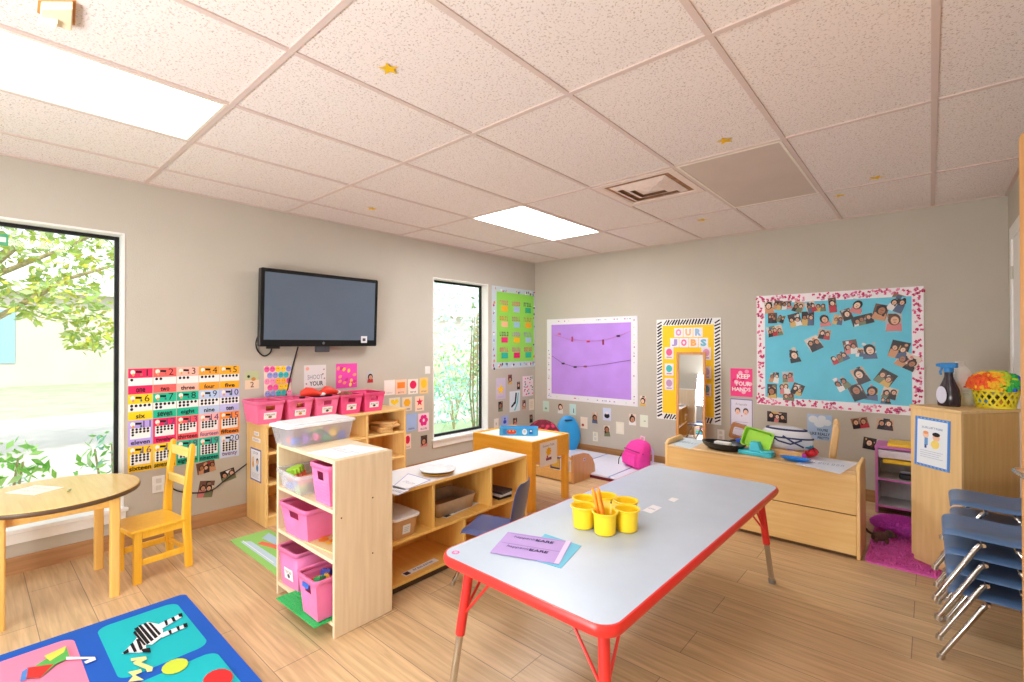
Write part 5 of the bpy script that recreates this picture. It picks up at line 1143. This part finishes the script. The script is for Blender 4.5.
for i in range(20):
    r, cc = divmod(i, 5); w, h = cw_-.004, ch_-.003; n = i+1; col = NC[i]; dk = (24, 24, 30)
    c = Card(w, h, col)
    big = n > 10
    c.rect(0, -h*.02 if not big else -.002, w*(1 if not big else .84), h*(.30 if not big else .42), (240, 240, 238))
    c.text(str(n), w*.27, h*.335, h*.27, dk if n < 11 else (90, 60, 110), None, .0)
    c.rect(-w*.08, h*.37, w*.26, h*.085, (20, 20, 24), -4); c.ell(-w*.32, h*.36, w*.1, h*.09, (240, 236, 226)); c.ell(-w*.3, h*.26, w*.05, h*.06, (226, 160, 100)); c.rect(w*.03, h*.26, w*.08, h*.09, (180, 110, 90) if r < 1 else (60, 110, 120))
    c.lay(); per = 5
    for d in range(n):
        rr, dd = divmod(d, per); nr = (n+per-1)//per
        x = (-.36+.18*dd)*w*(1 if not big else .86); y = (h*(.06-.13*rr) if not big else h*(.15-.105*rr))
        c.ell(x, y, w*(.064 if not big else .056), h*(.058 if not big else .048), dk, 10, False)
    tw_ = w*min(.9, .13*len(NUM[i])); dpt = any(ch in NUM[i] for ch in 'gy'); ht = h*(.175 if not dpt else .215)
    c.text(NUM[i], 0, -h*.355, ht, dk if n not in (14, 20) else (130, 90, 130), tw_, .022)
    o = on_left(c.build('number_card'), ya+cw_*(cc+.5), za-ch_*(r+.5), 0); tag(o, '%s number card with the word %s on the wall by the big window' % (CNAME[i], NUM[i]), 'number card', 'number cards beside the big window')

SKIN = [(240, 204, 178), (226, 178, 146), (206, 150, 116), (176, 120, 88)]; HAIR = [(34, 26, 26), (60, 38, 30), (96, 62, 40), (24, 22, 26)]
SHIRT = [(186, 44, 56), (214, 130, 130), (212, 176, 104), (84, 100, 132), (230, 226, 224), (34, 34, 42), (44, 38, 40), (120, 126, 96), (206, 150, 110), (60, 48, 56)]
BACK = [(206, 170, 146), (110, 76, 66), (186, 190, 194), (70, 58, 58), (224, 206, 188), (150, 112, 90), (46, 38, 40)]
def photo(w, h, seed, npl=None, bgc=None, t=.0012):
    q = random.Random(seed); c = Card(w, h, bgc or q.choice(BACK), t=t)
    for i in range(3): c.rect(q.uniform(-.3, .3)*w, q.uniform(-.2, .4)*h, w*q.uniform(.15, .4), h*q.uniform(.1, .4), q.choice(BACK+SHIRT))
    for i in range(7): c.ell(q.uniform(-.36, .36)*w, q.uniform(-.4, .36)*h, w*q.uniform(.06, .14), h*q.uniform(.06, .12), q.choice(BACK+SHIRT+SKIN), 8, a=q.uniform(0, 90))
    n = npl or (1 if w < h*.75 else 2 if w < h*1.35 else 3)
    for i in range(n):
        x = w*((i+.5)/n-.5)*.86+w*q.uniform(-.04, .04); rr = min(w/n*.36, h*.25); y = h*q.uniform(-.06, .14); tl = q.uniform(-18, 18)
        c.poly([(max(-w/2, x-rr*1.6), -h/2), (min(w/2, x+rr*1.6), -h/2), (min(w/2, x+rr*1.2), y-rr*.7), (x, y-rr*.4), (max(-w/2, x-rr*1.2), y-rr*.7)], q.choice(SHIRT))
        yh = min(y+rr*.2, h/2-rr*1.35); c.ell(max(-w/2+rr*1.15, min(w/2-rr*1.15, x)), yh, rr*1.12, rr*1.32, q.choice(HAIR), a=tl)
        if q.random() < .5: c.rect(x+rr*.9*q.choice((-1, 1))*.8, yh-rr*.9, rr*.5, rr*1.3, q.choice(HAIR), tl)
        sk = q.choice(SKIN); fx = x+rr*.1*q.choice((-1, 1)); c.ell(fx, yh-rr*.22, rr*.72, rr*.9, sk, a=tl)
        c.rect(fx, yh-rr*.1, rr*.7, rr*.14, tuple(int(k*.55) for k in sk), tl); c.ell(fx, yh-rr*.62, rr*.24, rr*.1, (170, 70, 70), 8)
    return c
def lphoto(u, v, w, h, seed, roll, lab, group, name='photo_print', n=None):
    y, z = wl(u, v); return tag(on_left(photo(w, h, seed, n).build(name, m=GLOSSINK), y, z, roll), lab, 'photo', group)
def bphoto(u, v, w, h, seed, roll, lab, group, n=None, x=.0004, t=.0012):
    a, z = wb(u, v); return tag(on_back(photo(w, h, seed, n, None, t).build('photo_print', m=GLOSSINK), a, z, roll, x), lab, 'photo', group)
for (u, v, w, h, s, rl, lab) in ((206, 467, .12, .085, 1, 8, 'photo print on the wall under the number cards, the highest of its three'), (228, 475, .1, .085, 2, 12, 'photo print on the wall under the number cards, nearest the wall shelf'), (206, 489, .1, .12, 3, -10, 'photo print low on the wall under the number cards, by the drooping cord')):
    lphoto(u, v, w, h, s, rl, lab, 'photos under the number cards')

# posters over the pink bins
y, z, w, h = lrect(245, 371, 259, 389); c = Card(w, h, (232, 206, 176)); c.rect(0, h*.25, w, h*.5, (190, 196, 150)); c.ell(-w*.25, h*.2, w*.1, h*.08, (40, 40, 40)); c.ell(.1*w, h*.05, w*.16, h*.1, (200, 140, 70)); c.text('2', 0, -h*.25, h*.3, (110, 50, 50)); tag(on_left(c.build('number_picture'), y, z), 'small picture card with the figure 2 beside the number cards', 'card')
y, z, w, h = lrect(264, 366, 291, 396); c = Card(w, h, (246, 226, 210)); q = random.Random(2)
SM = [(240, 90, 160), (252, 206, 40), (150, 160, 226), (60, 190, 190), (250, 150, 190), (244, 176, 60)]
for r in range(5):
    for k in range(5):
        x = -w*.4+w*.2*k+(w*.1 if r % 2 else 0); yy = h*.4-h*.2*r
        if abs(x) > w*.45: continue
        cc = SM[(r*2+k//2) % 6]; c.ell(x, yy, w*.1, h*.1, cc); c.ell(x-w*.03, yy+h*.02, w*.012, h*.016, (40, 30, 50)); c.ell(x+w*.03, yy+h*.02, w*.012, h*.016, (40, 30, 50))
tag(on_left(c.build('smiley_poster'), y, z), 'rainbow poster of smiling faces above the pink bins', 'poster')
y, z, w, h = lrect(304, 365, 326, 388); c = Card(w, h, (226, 222, 220)); c.ell(-w*.35, h*.35, w*.08, h*.08, (244, 170, 150)); c.text('SHOOT', 0, -.02*h, h*.2, (130, 130, 150), w*.7); c.text('YOUR', w*.05, -h*.3, h*.2, (40, 30, 34), w*.62, .02)
for a, b in ((.4, .3), (.35, .1), (.42, -.1), (-.4, -.3)): c.star(w*a, h*b, w*.05, (150, 70, 60))
tag(on_left(c.build('word_poster'), y, z), 'white poster reading SHOOT YOUR above the middle pink bin', 'poster')
y, z, w, h = lrect(336, 363.5, 357, 388); c = Card(w, h, (240, 80, 180)); q = random.Random(5)
for i in range(14): c.ell(q.uniform(-.4, .4)*w, q.uniform(-.42, .42)*h, w*.09, h*.06, q.choice([(250, 210, 60), (250, 170, 120), (246, 230, 110), (220, 60, 140)]), a=q.uniform(0, 90))
tag(on_left(c.build('fruit_poster'), y, z), 'magenta poster with yellow fruit shapes above the pink bins', 'poster')
lphoto(370, 377, .065, .11, 7, 0, 'small reddish photo print above the pink bin nearest the shape cards', 'photos over the pink bins', n=1)

# shape cards near the narrow window
SHP = [((384, 380, 395, 395), (240, 226, 222), 'pale blank shape card at the start of the top row beside the last pink bin', None, None), ((395.5, 379.5, 406.5, 394.5), (250, 200, 170), 'shape card with an orange square in the top row', 'sq', (248, 140, 50)),
       ((408, 379, 418, 394), (238, 226, 214), 'shape card with a red circle in the top row', 'ci', (230, 30, 90)), ((419.5, 377.5, 428, 393.5), (240, 200, 130), 'shape card with a yellow circle in the top row', 'ci', (250, 196, 40)),
       ((389, 397.5, 400, 409), (226, 220, 200), 'shape card with a yellow heart beside the last pink bin', 'he', (246, 206, 40)), ((402, 397, 412, 411), (230, 214, 190), 'shape card with an orange-yellow hexagon in the second row', 'hx', (248, 184, 40)),
       ((415, 396, 424, 411), (246, 214, 190), 'shape card with a red star in the second row', 'st', (230, 40, 80)), ((406, 413.5, 417, 431), (160, 186, 232), 'light blue shape card in the third row', 'tx', (60, 80, 130)),
       ((418, 413, 429, 431), (244, 214, 226), 'shape card with magenta flower petals in the third row', 'fl', (236, 40, 140)), ((404, 434, 411, 449), (240, 214, 206), 'shape card with a crimson circle beside the end of the wall shelf', 'ci', (230, 24, 80))]
for (u0, v0, u1, v1), bgc, lab, k, col in SHP:
    y, z, w, h = lrect(u0, v0, u1, v1); c = Card(w, h, bgc); c.rect(0, -h*.02, w*.9, h*.92, tuple(min(255, x+8) for x in bgc))
    if k == 'sq': c.rect(0, h*.12, w*.7, h*.4, col)
    if k == 'ci': c.ell(0, h*.12, w*.34, h*.28, col)
    if k == 'hx': c.ell(0, h*.1, w*.36, h*.3, col, 6)
    if k == 'he': c.poly([(0, -h*.2), (w*.38, h*.12), (w*.3, h*.32), (w*.12, h*.34), (0, h*.22), (-w*.12, h*.34), (-w*.3, h*.32), (-w*.38, h*.12)], col)
    if k == 'st': c.star(0, h*.1, w*.4, col)
    if k == 'fl':
        for a in range(6): c.ell(w*.24*math.cos(a*PI/3), h*.1+h*.2*math.sin(a*PI/3), w*.16, h*.13, col)
        c.ell(0, h*.1, w*.1, h*.09, (240, 220, 236))
    c.scribble(0, -h*.36, w*.6, h*.1, (120, 90, 110) if k else (200, 190, 190), 5, u0)
    tag(on_left(c.build('shape_card'), y, z), lab, 'shape card', 'shape cards beside the narrow window')
lphoto(424, 441, .085, .12, 9, 0, 'photo print under the flower shape card, by the narrow window', 'photos by the narrow window')

# green word board
t = thing('word_board', 'lime green word board with a patterned pale border beside the narrow window', 'bulletin board', (-.0004, -.43, 1.56))
c = Card(.845, 1.03, (200, 216, 222), t=.006); q = random.Random(4)
for i in range(70):
    sd = i % 4; a = q.uniform(-.5, .5)
    x, yy = ((a*.82, .47), (a*.82, -.475), (-.395, a), (.392, a))[sd]; c.ell(x, yy+q.uniform(-.015, .015), q.uniform(.008, .018), q.uniform(.01, .022), q.choice([(206, 50, 90), (110, 180, 200), (150, 170, 220), (60, 60, 90), (230, 150, 70), (236, 240, 244)]), 8)
c.build('border_frame', t); o = t.children[0]
o.matrix_local = Matrix(((0, 0, 1, 0), (1, 0, 0, 0), (0, 1, 0, 0), (0, 0, 0, 1)))
c = Card(.735, .885, (150, 224, 90), t=.002)
WC = [(232, 80, 130), (226, 70, 130), (60, 90, 90), (220, 110, 60), (190, 110, 130), (190, 120, 60), (90, 90, 80), (190, 130, 190), (160, 130, 190), (236, 70, 140), (220, 80, 150), (236, 60, 130)]
PC = [(250, 190, 40), (180, 200, 236), (40, 180, 130), (246, 196, 150), (160, 206, 226), (246, 180, 50), (236, 50, 120), (246, 200, 30), (170, 206, 226), (40, 184, 160), (232, 30, 110), (40, 184, 150)]
for i in range(12):
    r, k = divmod(i, 3); x, yy = -.235+.235*k, .31-.198*r
    c.scribble(x, yy, .17, .055, WC[i], 5, i*3); c.rect(x+.01, yy-.075, .12, .07, PC[i])
c.build('word_panel', t); o = [x for x in t.children if x.name.startswith('word_panel')][0]
o.matrix_local = Matrix(((0, 0, 1, .0065), (1, 0, 0, .03), (0, 1, 0, .005), (0, 0, 0, 1)))

def lcard(u0, v0, u1, v1, bgc, lab, draw, name='picture_card', grp='pictures under the green board'):
    y, z, w, h = lrect(u0, v0, u1, v1); c = Card(w, h, bgc); draw(c, w, h); return tag(on_left(c.build(name), y, z), lab, 'picture card', grp)
lcard(496, 378, 505.5, 399, (206, 196, 216), 'lavender card with a yellow star under the green board', lambda c, w, h: (c.star(0, -h*.05, w*.42, (250, 206, 40)), c.lines(0, -h*.4, w*.7, h*.1, 2, (170, 160, 180))))
lcard(522.5, 376, 533, 396, (236, 220, 226), 'speckled black and pink card under the green board', lambda c, w, h: [c.ell((random.Random(i).random()-.5)*w*.9, (random.Random(i+50).random()-.5)*h*.9, w*.06, h*.035, [(40, 34, 40), (230, 60, 130), (60, 170, 170)][i % 3], 8) for i in range(26)])
lcard(509.5, 391, 520, 411.5, (222, 232, 236), 'white card with a dark swirl under the green board', lambda c, w, h: (c.poly([(w*.05, h*.42), (w*.2, h*.4), (w*.1, -h*.1), (-w*.3, -h*.3), (-w*.36, -h*.22), (-w*.02, 0)], (30, 50, 60)), c.poly([(w*.28, h*.42), (w*.38, h*.4), (w*.3, -h*.1), (w*.05, -h*.45), (-w*.1, -h*.45), (w*.16, -h*.1)], (110, 200, 200))))
lcard(529, 399, 534, 410, (236, 224, 206), 'narrow cream card by the room corner under the green board', lambda c, w, h: c.lines(0, 0, w*.6, h*.6, 4, (200, 186, 160)))
lcard(494, 418.5, 498.5, 427.5, (236, 230, 222), 'small white card under the green board, nearest the window and lowest', lambda c, w, h: c.rect(0, -h*.1, w*.3, h*.3, (200, 190, 180)))
lcard(501, 415.5, 508.5, 426, (170, 184, 230), 'light blue card with a blue paw shape above the sensory table', lambda c, w, h: (c.ell(0, -h*.1, w*.22, h*.18, (60, 80, 200)), c.ell(0, h*.2, w*.1, h*.1, (60, 80, 200))))
for (u, v, w, h, s, lab) in ((510, 379.5, .075, .125, 21, 'reddish photo print right under the green board'), (518.5, 385.5, .06, .1, 22, 'small dark photo print between the swirl card and the speckled card'), (500.5, 406.5, .08, .125, 23, 'photo print under the yellow star card'), (524, 404.5, .07, .12, 24, 'dark photo print beside the swirl card, toward the corner'), (515, 421, .08, .08, 25, 'photo print just above the blue toy case'), (531, 418.5, .065, .11, 26, 'dark photo print in the corner above the beanbag')):
    lphoto(u, v, w, h, s, 0, lab, 'photos under the green board', n=1)

# ================================================================== BACK WALL BOARDS
t = thing('purple_board', 'purple bulletin board with a white border and two strings of clips', 'bulletin board', (.868, -.001, 1.152))
Bm = Matrix(((1, 0, 0, 0), (0, 0, -1, 0), (0, 1, 0, 0), (0, 0, 0, 1)))
c = Card(1.305, 1.052, (236, 234, 240), t=.008); q = random.Random(6)
for i in range(60):
    sd = i % 4; a = q.uniform(-.5, .5); x, yy = ((a*1.2, .495), (a*1.2, -.49), (-.615, a), (.612, a))[sd]
    c.ell(x, yy, .009, .008, q.choice([(220, 70, 130), (190, 190, 220), (140, 150, 190), (200, 220, 190), (180, 90, 160)]), 7)
c.build('border', t).matrix_local = Bm
c = Card(1.148, .905, (176, 128, 222), t=.002)
c.build('purple_paper', t, mat('purple_felt_paper', (188, 142, 232), .8, var=.07, scale=4)).matrix_local = Matrix.Translation((-.003, -.0085, .0)) @ Bm
S1 = [(543, 331), (555, 335), (570, 339.5), (590, 341), (603, 340.5), (618, 336.5), (631.5, 331)]; S2 = [(553, 356), (563, 363), (575, 367), (592, 366), (610, 363.5), (631.5, 360)]
for pix, clips, col in ((S1[1:], ((573, 339, 8, (190, 40, 90)), (589, 341.5, 0, (226, 50, 90)), (604, 342, 6, (150, 30, 80)), (619, 336, 0, (60, 40, 70)), (560, 334, 0, (226, 110, 150))), (196, 120, 170)), (S2, ((564, 363.5, 0, (40, 30, 60)), (576, 367, 0, (50, 36, 66)), (586, 366.5, 0, (150, 70, 110))), (120, 90, 150))):
    pts = [(wb(u, v)[0]-.868, -.016, wb(u, v)[1]-1.152) for u, v in pix]; so_ = MB().tube(pts, .003, 6).build('string', mat('string_%d' % col[0], col, .8), t)
    for u, v, s, cc in clips:
        x, z = wb(u, v); MB().box(x-.868-.012 if s else x-.868-.022, x-.868+.01 if s else x-.868+.022, -.024, -.012, z-1.152-(.035 if s else .011), z-1.152+(.03 if s else .011)).build('clip', mat('clip_%d_%d' % (cc[0], cc[1]), cc, .5), so_, bevel=.004)

t = thing('jobs_board', 'yellow board headed OUR JOBS with a zebra-striped border behind the mirror', 'bulletin board', (2.097, -.001, 1.07))
c = Card(.694, 1.105, (236, 236, 236), t=.006); q = random.Random(11); c.lay(); bw = .07
def stripe(x, yy, L, wd, a): c.rect(x, yy, L, wd, (26, 24, 28), a, False)
n_ = 30
for i in range(n_):
    yy = -.53+1.06*(i+.5)/n_
    for sx in (-1, 1): stripe(sx*(.347-bw/2), yy+q.uniform(-.003, .003), bw*.95*q.uniform(.8, 1), .015*q.uniform(.8, 1.25), 28+q.uniform(-8, 8))
for i in range(17):
    x = -.26+.52*(i+.5)/17
    for sy in (-1, 1): stripe(x, sy*(.5525-bw/2), bw*.9, .014*q.uniform(.8, 1.3), 62+q.uniform(-10, 10))
c.build('zebra_border', t).matrix_local = Bm
c = Card(.694-2*bw, 1.105-2*bw, (250, 208, 40), t=.002)
for i, ch in enumerate('OUR'):
    x = -.105+.105*i+.01; c.rect(x, .405, .098, .1, (238, 236, 244)); c.text(ch, x, .405, .075, [(226, 150, 190), (240, 190, 120), (150, 190, 220)][i], .062, .06)
for i, ch in enumerate('JOBS'):
    x = -.15+.104*i+.01; c.rect(x, .295, .098, .1, (238, 236, 244)); c.text(ch, x, .295, .075, [(170, 150, 210), (236, 120, 160), (244, 180, 100), (110, 190, 210)][i], .062, .06)
for x, yy, cc in ((-.2, .18, (232, 100, 150)), (-.2, .0, (70, 190, 190)), (-.2, -.16, (190, 150, 190)), (.2, .18, (226, 160, 190)), (.2, -.02, (200, 180, 200)), (.2, -.2, (110, 180, 210))):
    c.rect(x, yy, .1, .13, (238, 226, 232)); c.ell(x, yy+.01, .035, .04, cc); c.rect(x, yy-.045, .06, .012, (160, 150, 170))
c.build('yellow_paper', t).matrix_local = Matrix.Translation((0, -.0065, 0)) @ Bm

def bcard(u0, v0, u1, v1, bgc, lab, draw, name='picture_card', grp='picture cards under the purple board', cat='picture card'):
    x, z, w, h = brect(u0, v0, u1, v1); c = Card(w, h, bgc); draw(c, w, h); return tag(on_back(c.build(name), x, z), lab, cat, grp)
bcard(543, 401, 549, 411.5, (196, 222, 206), 'pale green card under the purple board, nearest the corner', lambda c, w, h: c.ell(0, -h*.2, w*.2, h*.1, (130, 160, 140)))
bcard(569.5, 404, 576, 415, (196, 226, 222), 'pale aqua card under the purple board, above the blue disc', lambda c, w, h: c.rect(w*.15, -h*.1, w*.1, h*.4, (50, 60, 70)))
bcard(580.5, 417, 587.5, 428.5, (244, 228, 208), 'cream card with a small red spot under the purple board', lambda c, w, h: c.ell(-w*.15, -h*.2, w*.18, h*.12, (180, 80, 60)))
bcard(616, 422, 624, 434, (232, 226, 208), 'blank cream card under the purple board, above the backpack side of the mat', lambda c, w, h: c.rect(0, 0, w*.7, h*.7, (236, 230, 214)))
bcard(640, 415, 648, 427, (226, 232, 214), 'pale green-white card with a grey mark, nearest the jobs board', lambda c, w, h: c.ell(w*.1, 0, w*.15, h*.04, (150, 160, 150)))
bcard(603, 408, 611, 420.5, (206, 212, 236), 'pale lilac card with a dark hair shape under the purple board', lambda c, w, h: (c.ell(0, -h*.12, w*.34, h*.2, (24, 22, 28)), c.ell(0, h*.1, w*.2, h*.1, (230, 220, 226))))
for (u, v, w, h, s, rl, lab) in ((560.5, 408.5, .085, .13, 31, 0, 'red photo print under the purple board, between two pale cards'), (595, 418, .08, .13, 32, 0, 'dark photo print under the middle of the purple board'), (607, 431, .085, .13, 33, 6, 'dark red photo print, the lowest under the purple board'), (632.5, 419.5, .09, .13, 34, 0, 'photo print of a dark-haired figure between two pale cards near the jobs board'), (643, 401, .075, .12, 35, 0, 'yellow-topped photo print beside the lower corner of the purple board')):
    bphoto(u, v, w, h, s, rl, lab, 'photos under the purple board', 1)
x, z = wb(595.5, 436.5); t = thing('wall_outlet', 'cream wall outlet low on the back wall above the floor mat', 'outlet', (x, 0, z)); MB().box(-.036, .036, -.006, 0, -.058, .058).build('cover_plate', mat('ivory_plate', (232, 230, 206), .4), t, bevel=.003); MB().box(-.016, .016, -.0075, -.006, .008, .04).box(-.016, .016, -.0075, -.006, -.04, -.008).build('socket', mat('socket_ivory', (214, 210, 204), .4), t)
x, z = wb(721, 435); t = thing('wall_outlet', 'white wall outlet between the mirror and the white poster', 'outlet', (x, 0, z)); MB().box(-.036, .036, -.006, 0, -.058, .058).build('cover_plate', WHITE, t, bevel=.003); MB().box(-.016, .016, -.0075, -.006, .008, .04).box(-.016, .016, -.0075, -.006, -.04, -.008).build('socket', mat('socket_ivory', (214, 210, 204), .4), t)

def dpink(c, w, h):
    for i in range(12): c.ell((random.Random(i).random()-.5)*w*.85, (random.Random(i+9).random()-.5)*h*.85, w*.1, h*.07, [(250, 150, 190), (226, 30, 110), (252, 190, 210)][i % 3])
    c.text('KEEP', w*.1, h*.22, h*.16, (252, 236, 240), w*.6, .03); c.text('YOUR', w*.06, -h*.04, h*.16, (252, 236, 240), w*.7, .03); c.text('HANDS', 0, -h*.24, h*.14, (252, 236, 240), w*.84, .03)
bcard(730.5, 368.5, 752.5, 396.5, (246, 70, 140), 'hot pink poster with white capital letters beside the blue board', dpink, 'pink_poster', None, 'poster')
def dwh(c, w, h):
    c.rect(0, 0, w*.94, h*.95, (230, 226, 242)); c.text('Friends', 0, h*.36, h*.06, (150, 140, 170), w*.5)
    for x in (-.17, .2): c.ell(w*x, h*.185, w*.125, h*.085, (70, 46, 42)); c.ell(w*x, h*.155, w*.1, h*.07, (240, 196, 176)); c.rect(w*x, h*.135, w*.06, h*.008, (190, 90, 90))
    c.ell(w*.02, h*.06, w*.03, h*.02, (230, 120, 130)); c.lines(0, -h*.2, w*.6, h*.25, 4, (190, 186, 210))
bcard(730.5, 399, 752.5, 437, (120, 110, 180), 'white poster with two small faces and a purple border, behind the toys', dwh, 'face_poster', None, 'poster')
def dsky(c, w, h):
    for a, b, r in ((-.25, .3, .2), (.1, .36, .16), (.3, .2, .18), (0, .15, .22)): c.ell(w*a, h*b, w*r, h*r*.7, (226, 236, 246))
    c.text('YOU\'RE', w*.12, -h*.1, h*.11, (50, 60, 96), w*.44, .02); c.text('LIKE REALLY', w*.02, -h*.26, h*.11, (50, 60, 96), w*.8, .02); c.text('PRETTY', w*.16, -h*.41, h*.1, (50, 60, 96), w*.46, .02)
bcard(807, 414.5, 832, 440, (176, 204, 236), 'pale blue cloud poster with dark lettering under the blue board', dsky, 'cloud_poster', None, 'poster')
for (u, v, w, h, s, rl, lab, n) in ((777, 417, .17, .1, 41, 0, 'wide photo print under the pink bordered border above the mesh bag', 3), (860, 423, .12, .09, 42, 14, 'tilted photo print under the blue board, just past the wooden chair post', 2), (885, 424.5, .115, .09, 43, -3, 'photo print under the blue board, beside the tall cabinet', 2), (869.5, 443.5, .09, .1, 44, -6, 'small dark photo print above the corner of the play shelf', 1)):
    bphoto(u, v, w, h, s, rl, lab, 'photos under the blue board', n)

# big blue photo board
bx0, bx1, bz0, bz1 = 2.781, 4.021, .762, 1.818
t = thing('photo_board', 'large turquoise bulletin board with a pink and white floral border', 'bulletin board', ((bx0+bx1)/2, -.001, (bz0+bz1)/2))
W_, H_ = bx1-bx0, bz1-bz0; c = Card(W_, H_, (248, 240, 246), t=.008); q = random.Random(14); c.lay()
for i in range(340):
    sd = i % 10; x = q.uniform(-.5, .5)*W_; yy = q.uniform(-.5, .5)*H_; m_ = q.uniform(.01, .065)
    if sd < 3: yy = H_/2-m_
    elif sd < 6: yy = -H_/2+m_
    elif sd < 8: x = -W_/2+m_
    else: x = W_/2-m_
    a = q.uniform(0, 180); cc = q.choice([(232, 60, 130), (236, 90, 150), (214, 40, 110), (244, 150, 190)])
    for k in (0, 60, 120): c.rect(x, yy, .024, .0065, cc, a+k*.7, False)
c.build('floral_border', t).matrix_local = Bm
Card(W_-.15, H_-.155, (92, 192, 222), t=.002).build('turquoise_paper', t, mat('turquoise_paper', (112, 206, 232), .75, var=.05, scale=5)).matrix_local = Matrix.Translation((.0, -.0085, 0)) @ Bm
k_ = 1/4.26
groups = [('in the top row on the turquoise board, from its jobs-board end', [(125, 160, 40, 50, 5), (163, 150, 35, 40, -10), (200, 150, 45, 35, 5), (250, 157, 45, 45, -20), (303, 158, 40, 45, 20), (345, 158, 42, 36, 0), (395, 150, 30, 60, 5)]),
 ('in the second row on the turquoise board, from its jobs-board end', [(140, 205, 40, 45, 0), (178, 205, 35, 40, -20), (235, 213, 50, 55, 15), (290, 207, 50, 58, 0), (362, 212, 45, 55, 10), (418, 212, 38, 40, -10), (455, 190, 38, 45, 20)]),
 ('of the upper prints at the turquoise board end by the tall cabinet', [(500, 155, 45, 55, -15), (522, 213, 78, 38, 14), (598, 180, 50, 60, -15), (672, 142, 58, 65, -25), (655, 222, 55, 68, 0)]),
 ('across the middle of the turquoise board, from its jobs-board end', [(150, 260, 68, 44, 12), (232, 363, 46, 62, 14), (316, 314, 55, 58, 28), (360, 274, 48, 40, -10), (425, 370, 75, 42, 28), (472, 328, 52, 55, 10), (512, 350, 32, 35, 0), (552, 340, 52, 70, 4), (678, 340, 62, 65, -15), (715, 388, 72, 58, -28)]),
 ('of the low cluster on the turquoise board near the jobs board', [(148, 455, 45, 50, -10), (205, 455, 48, 45, 5), (138, 515, 42, 60, 0), (190, 502, 48, 52, 10), (246, 508, 48, 48, -20), (208, 538, 48, 34, 0)]),
 ('of the low cluster on the turquoise board near the tall cabinet', [(430, 480, 56, 60, 35), (513, 450, 50, 62, 28), (500, 520, 52, 62, 24), (562, 522, 48, 58, -5), (620, 460, 62, 56, -32), (638, 524, 52, 42, -15), (622, 552, 38, 30, 0)])]
OR = ['first', 'second', 'third', 'fourth', 'fifth', 'sixth', 'seventh', 'eighth', 'ninth', 'tenth']
ii = 0
for ph, lst in groups:
    for j, (x, yy, w, h, rl) in enumerate(lst):
        ii += 1; u, v = x*k_+740, yy*k_+270
        bphoto(u, v, w*k_/120, h*k_/106, 100+ii, rl, '%s photo print %s' % (OR[j], ph), 'photo prints on the turquoise board', x=-.0104, t=.0010+.0008*(ii % 3))
# window sticker
y, z = wl(-2.5, 239, -.106); c = Card(.09, .07, (90, 170, 130), t=.001); c.rect(0, 0, .07, .03, (226, 236, 230)); o = on_left(c.build('window_sticker'), y, z, 0, -.1065); tag(o, 'small green sign sticker on the glass of the big window', 'sticker')
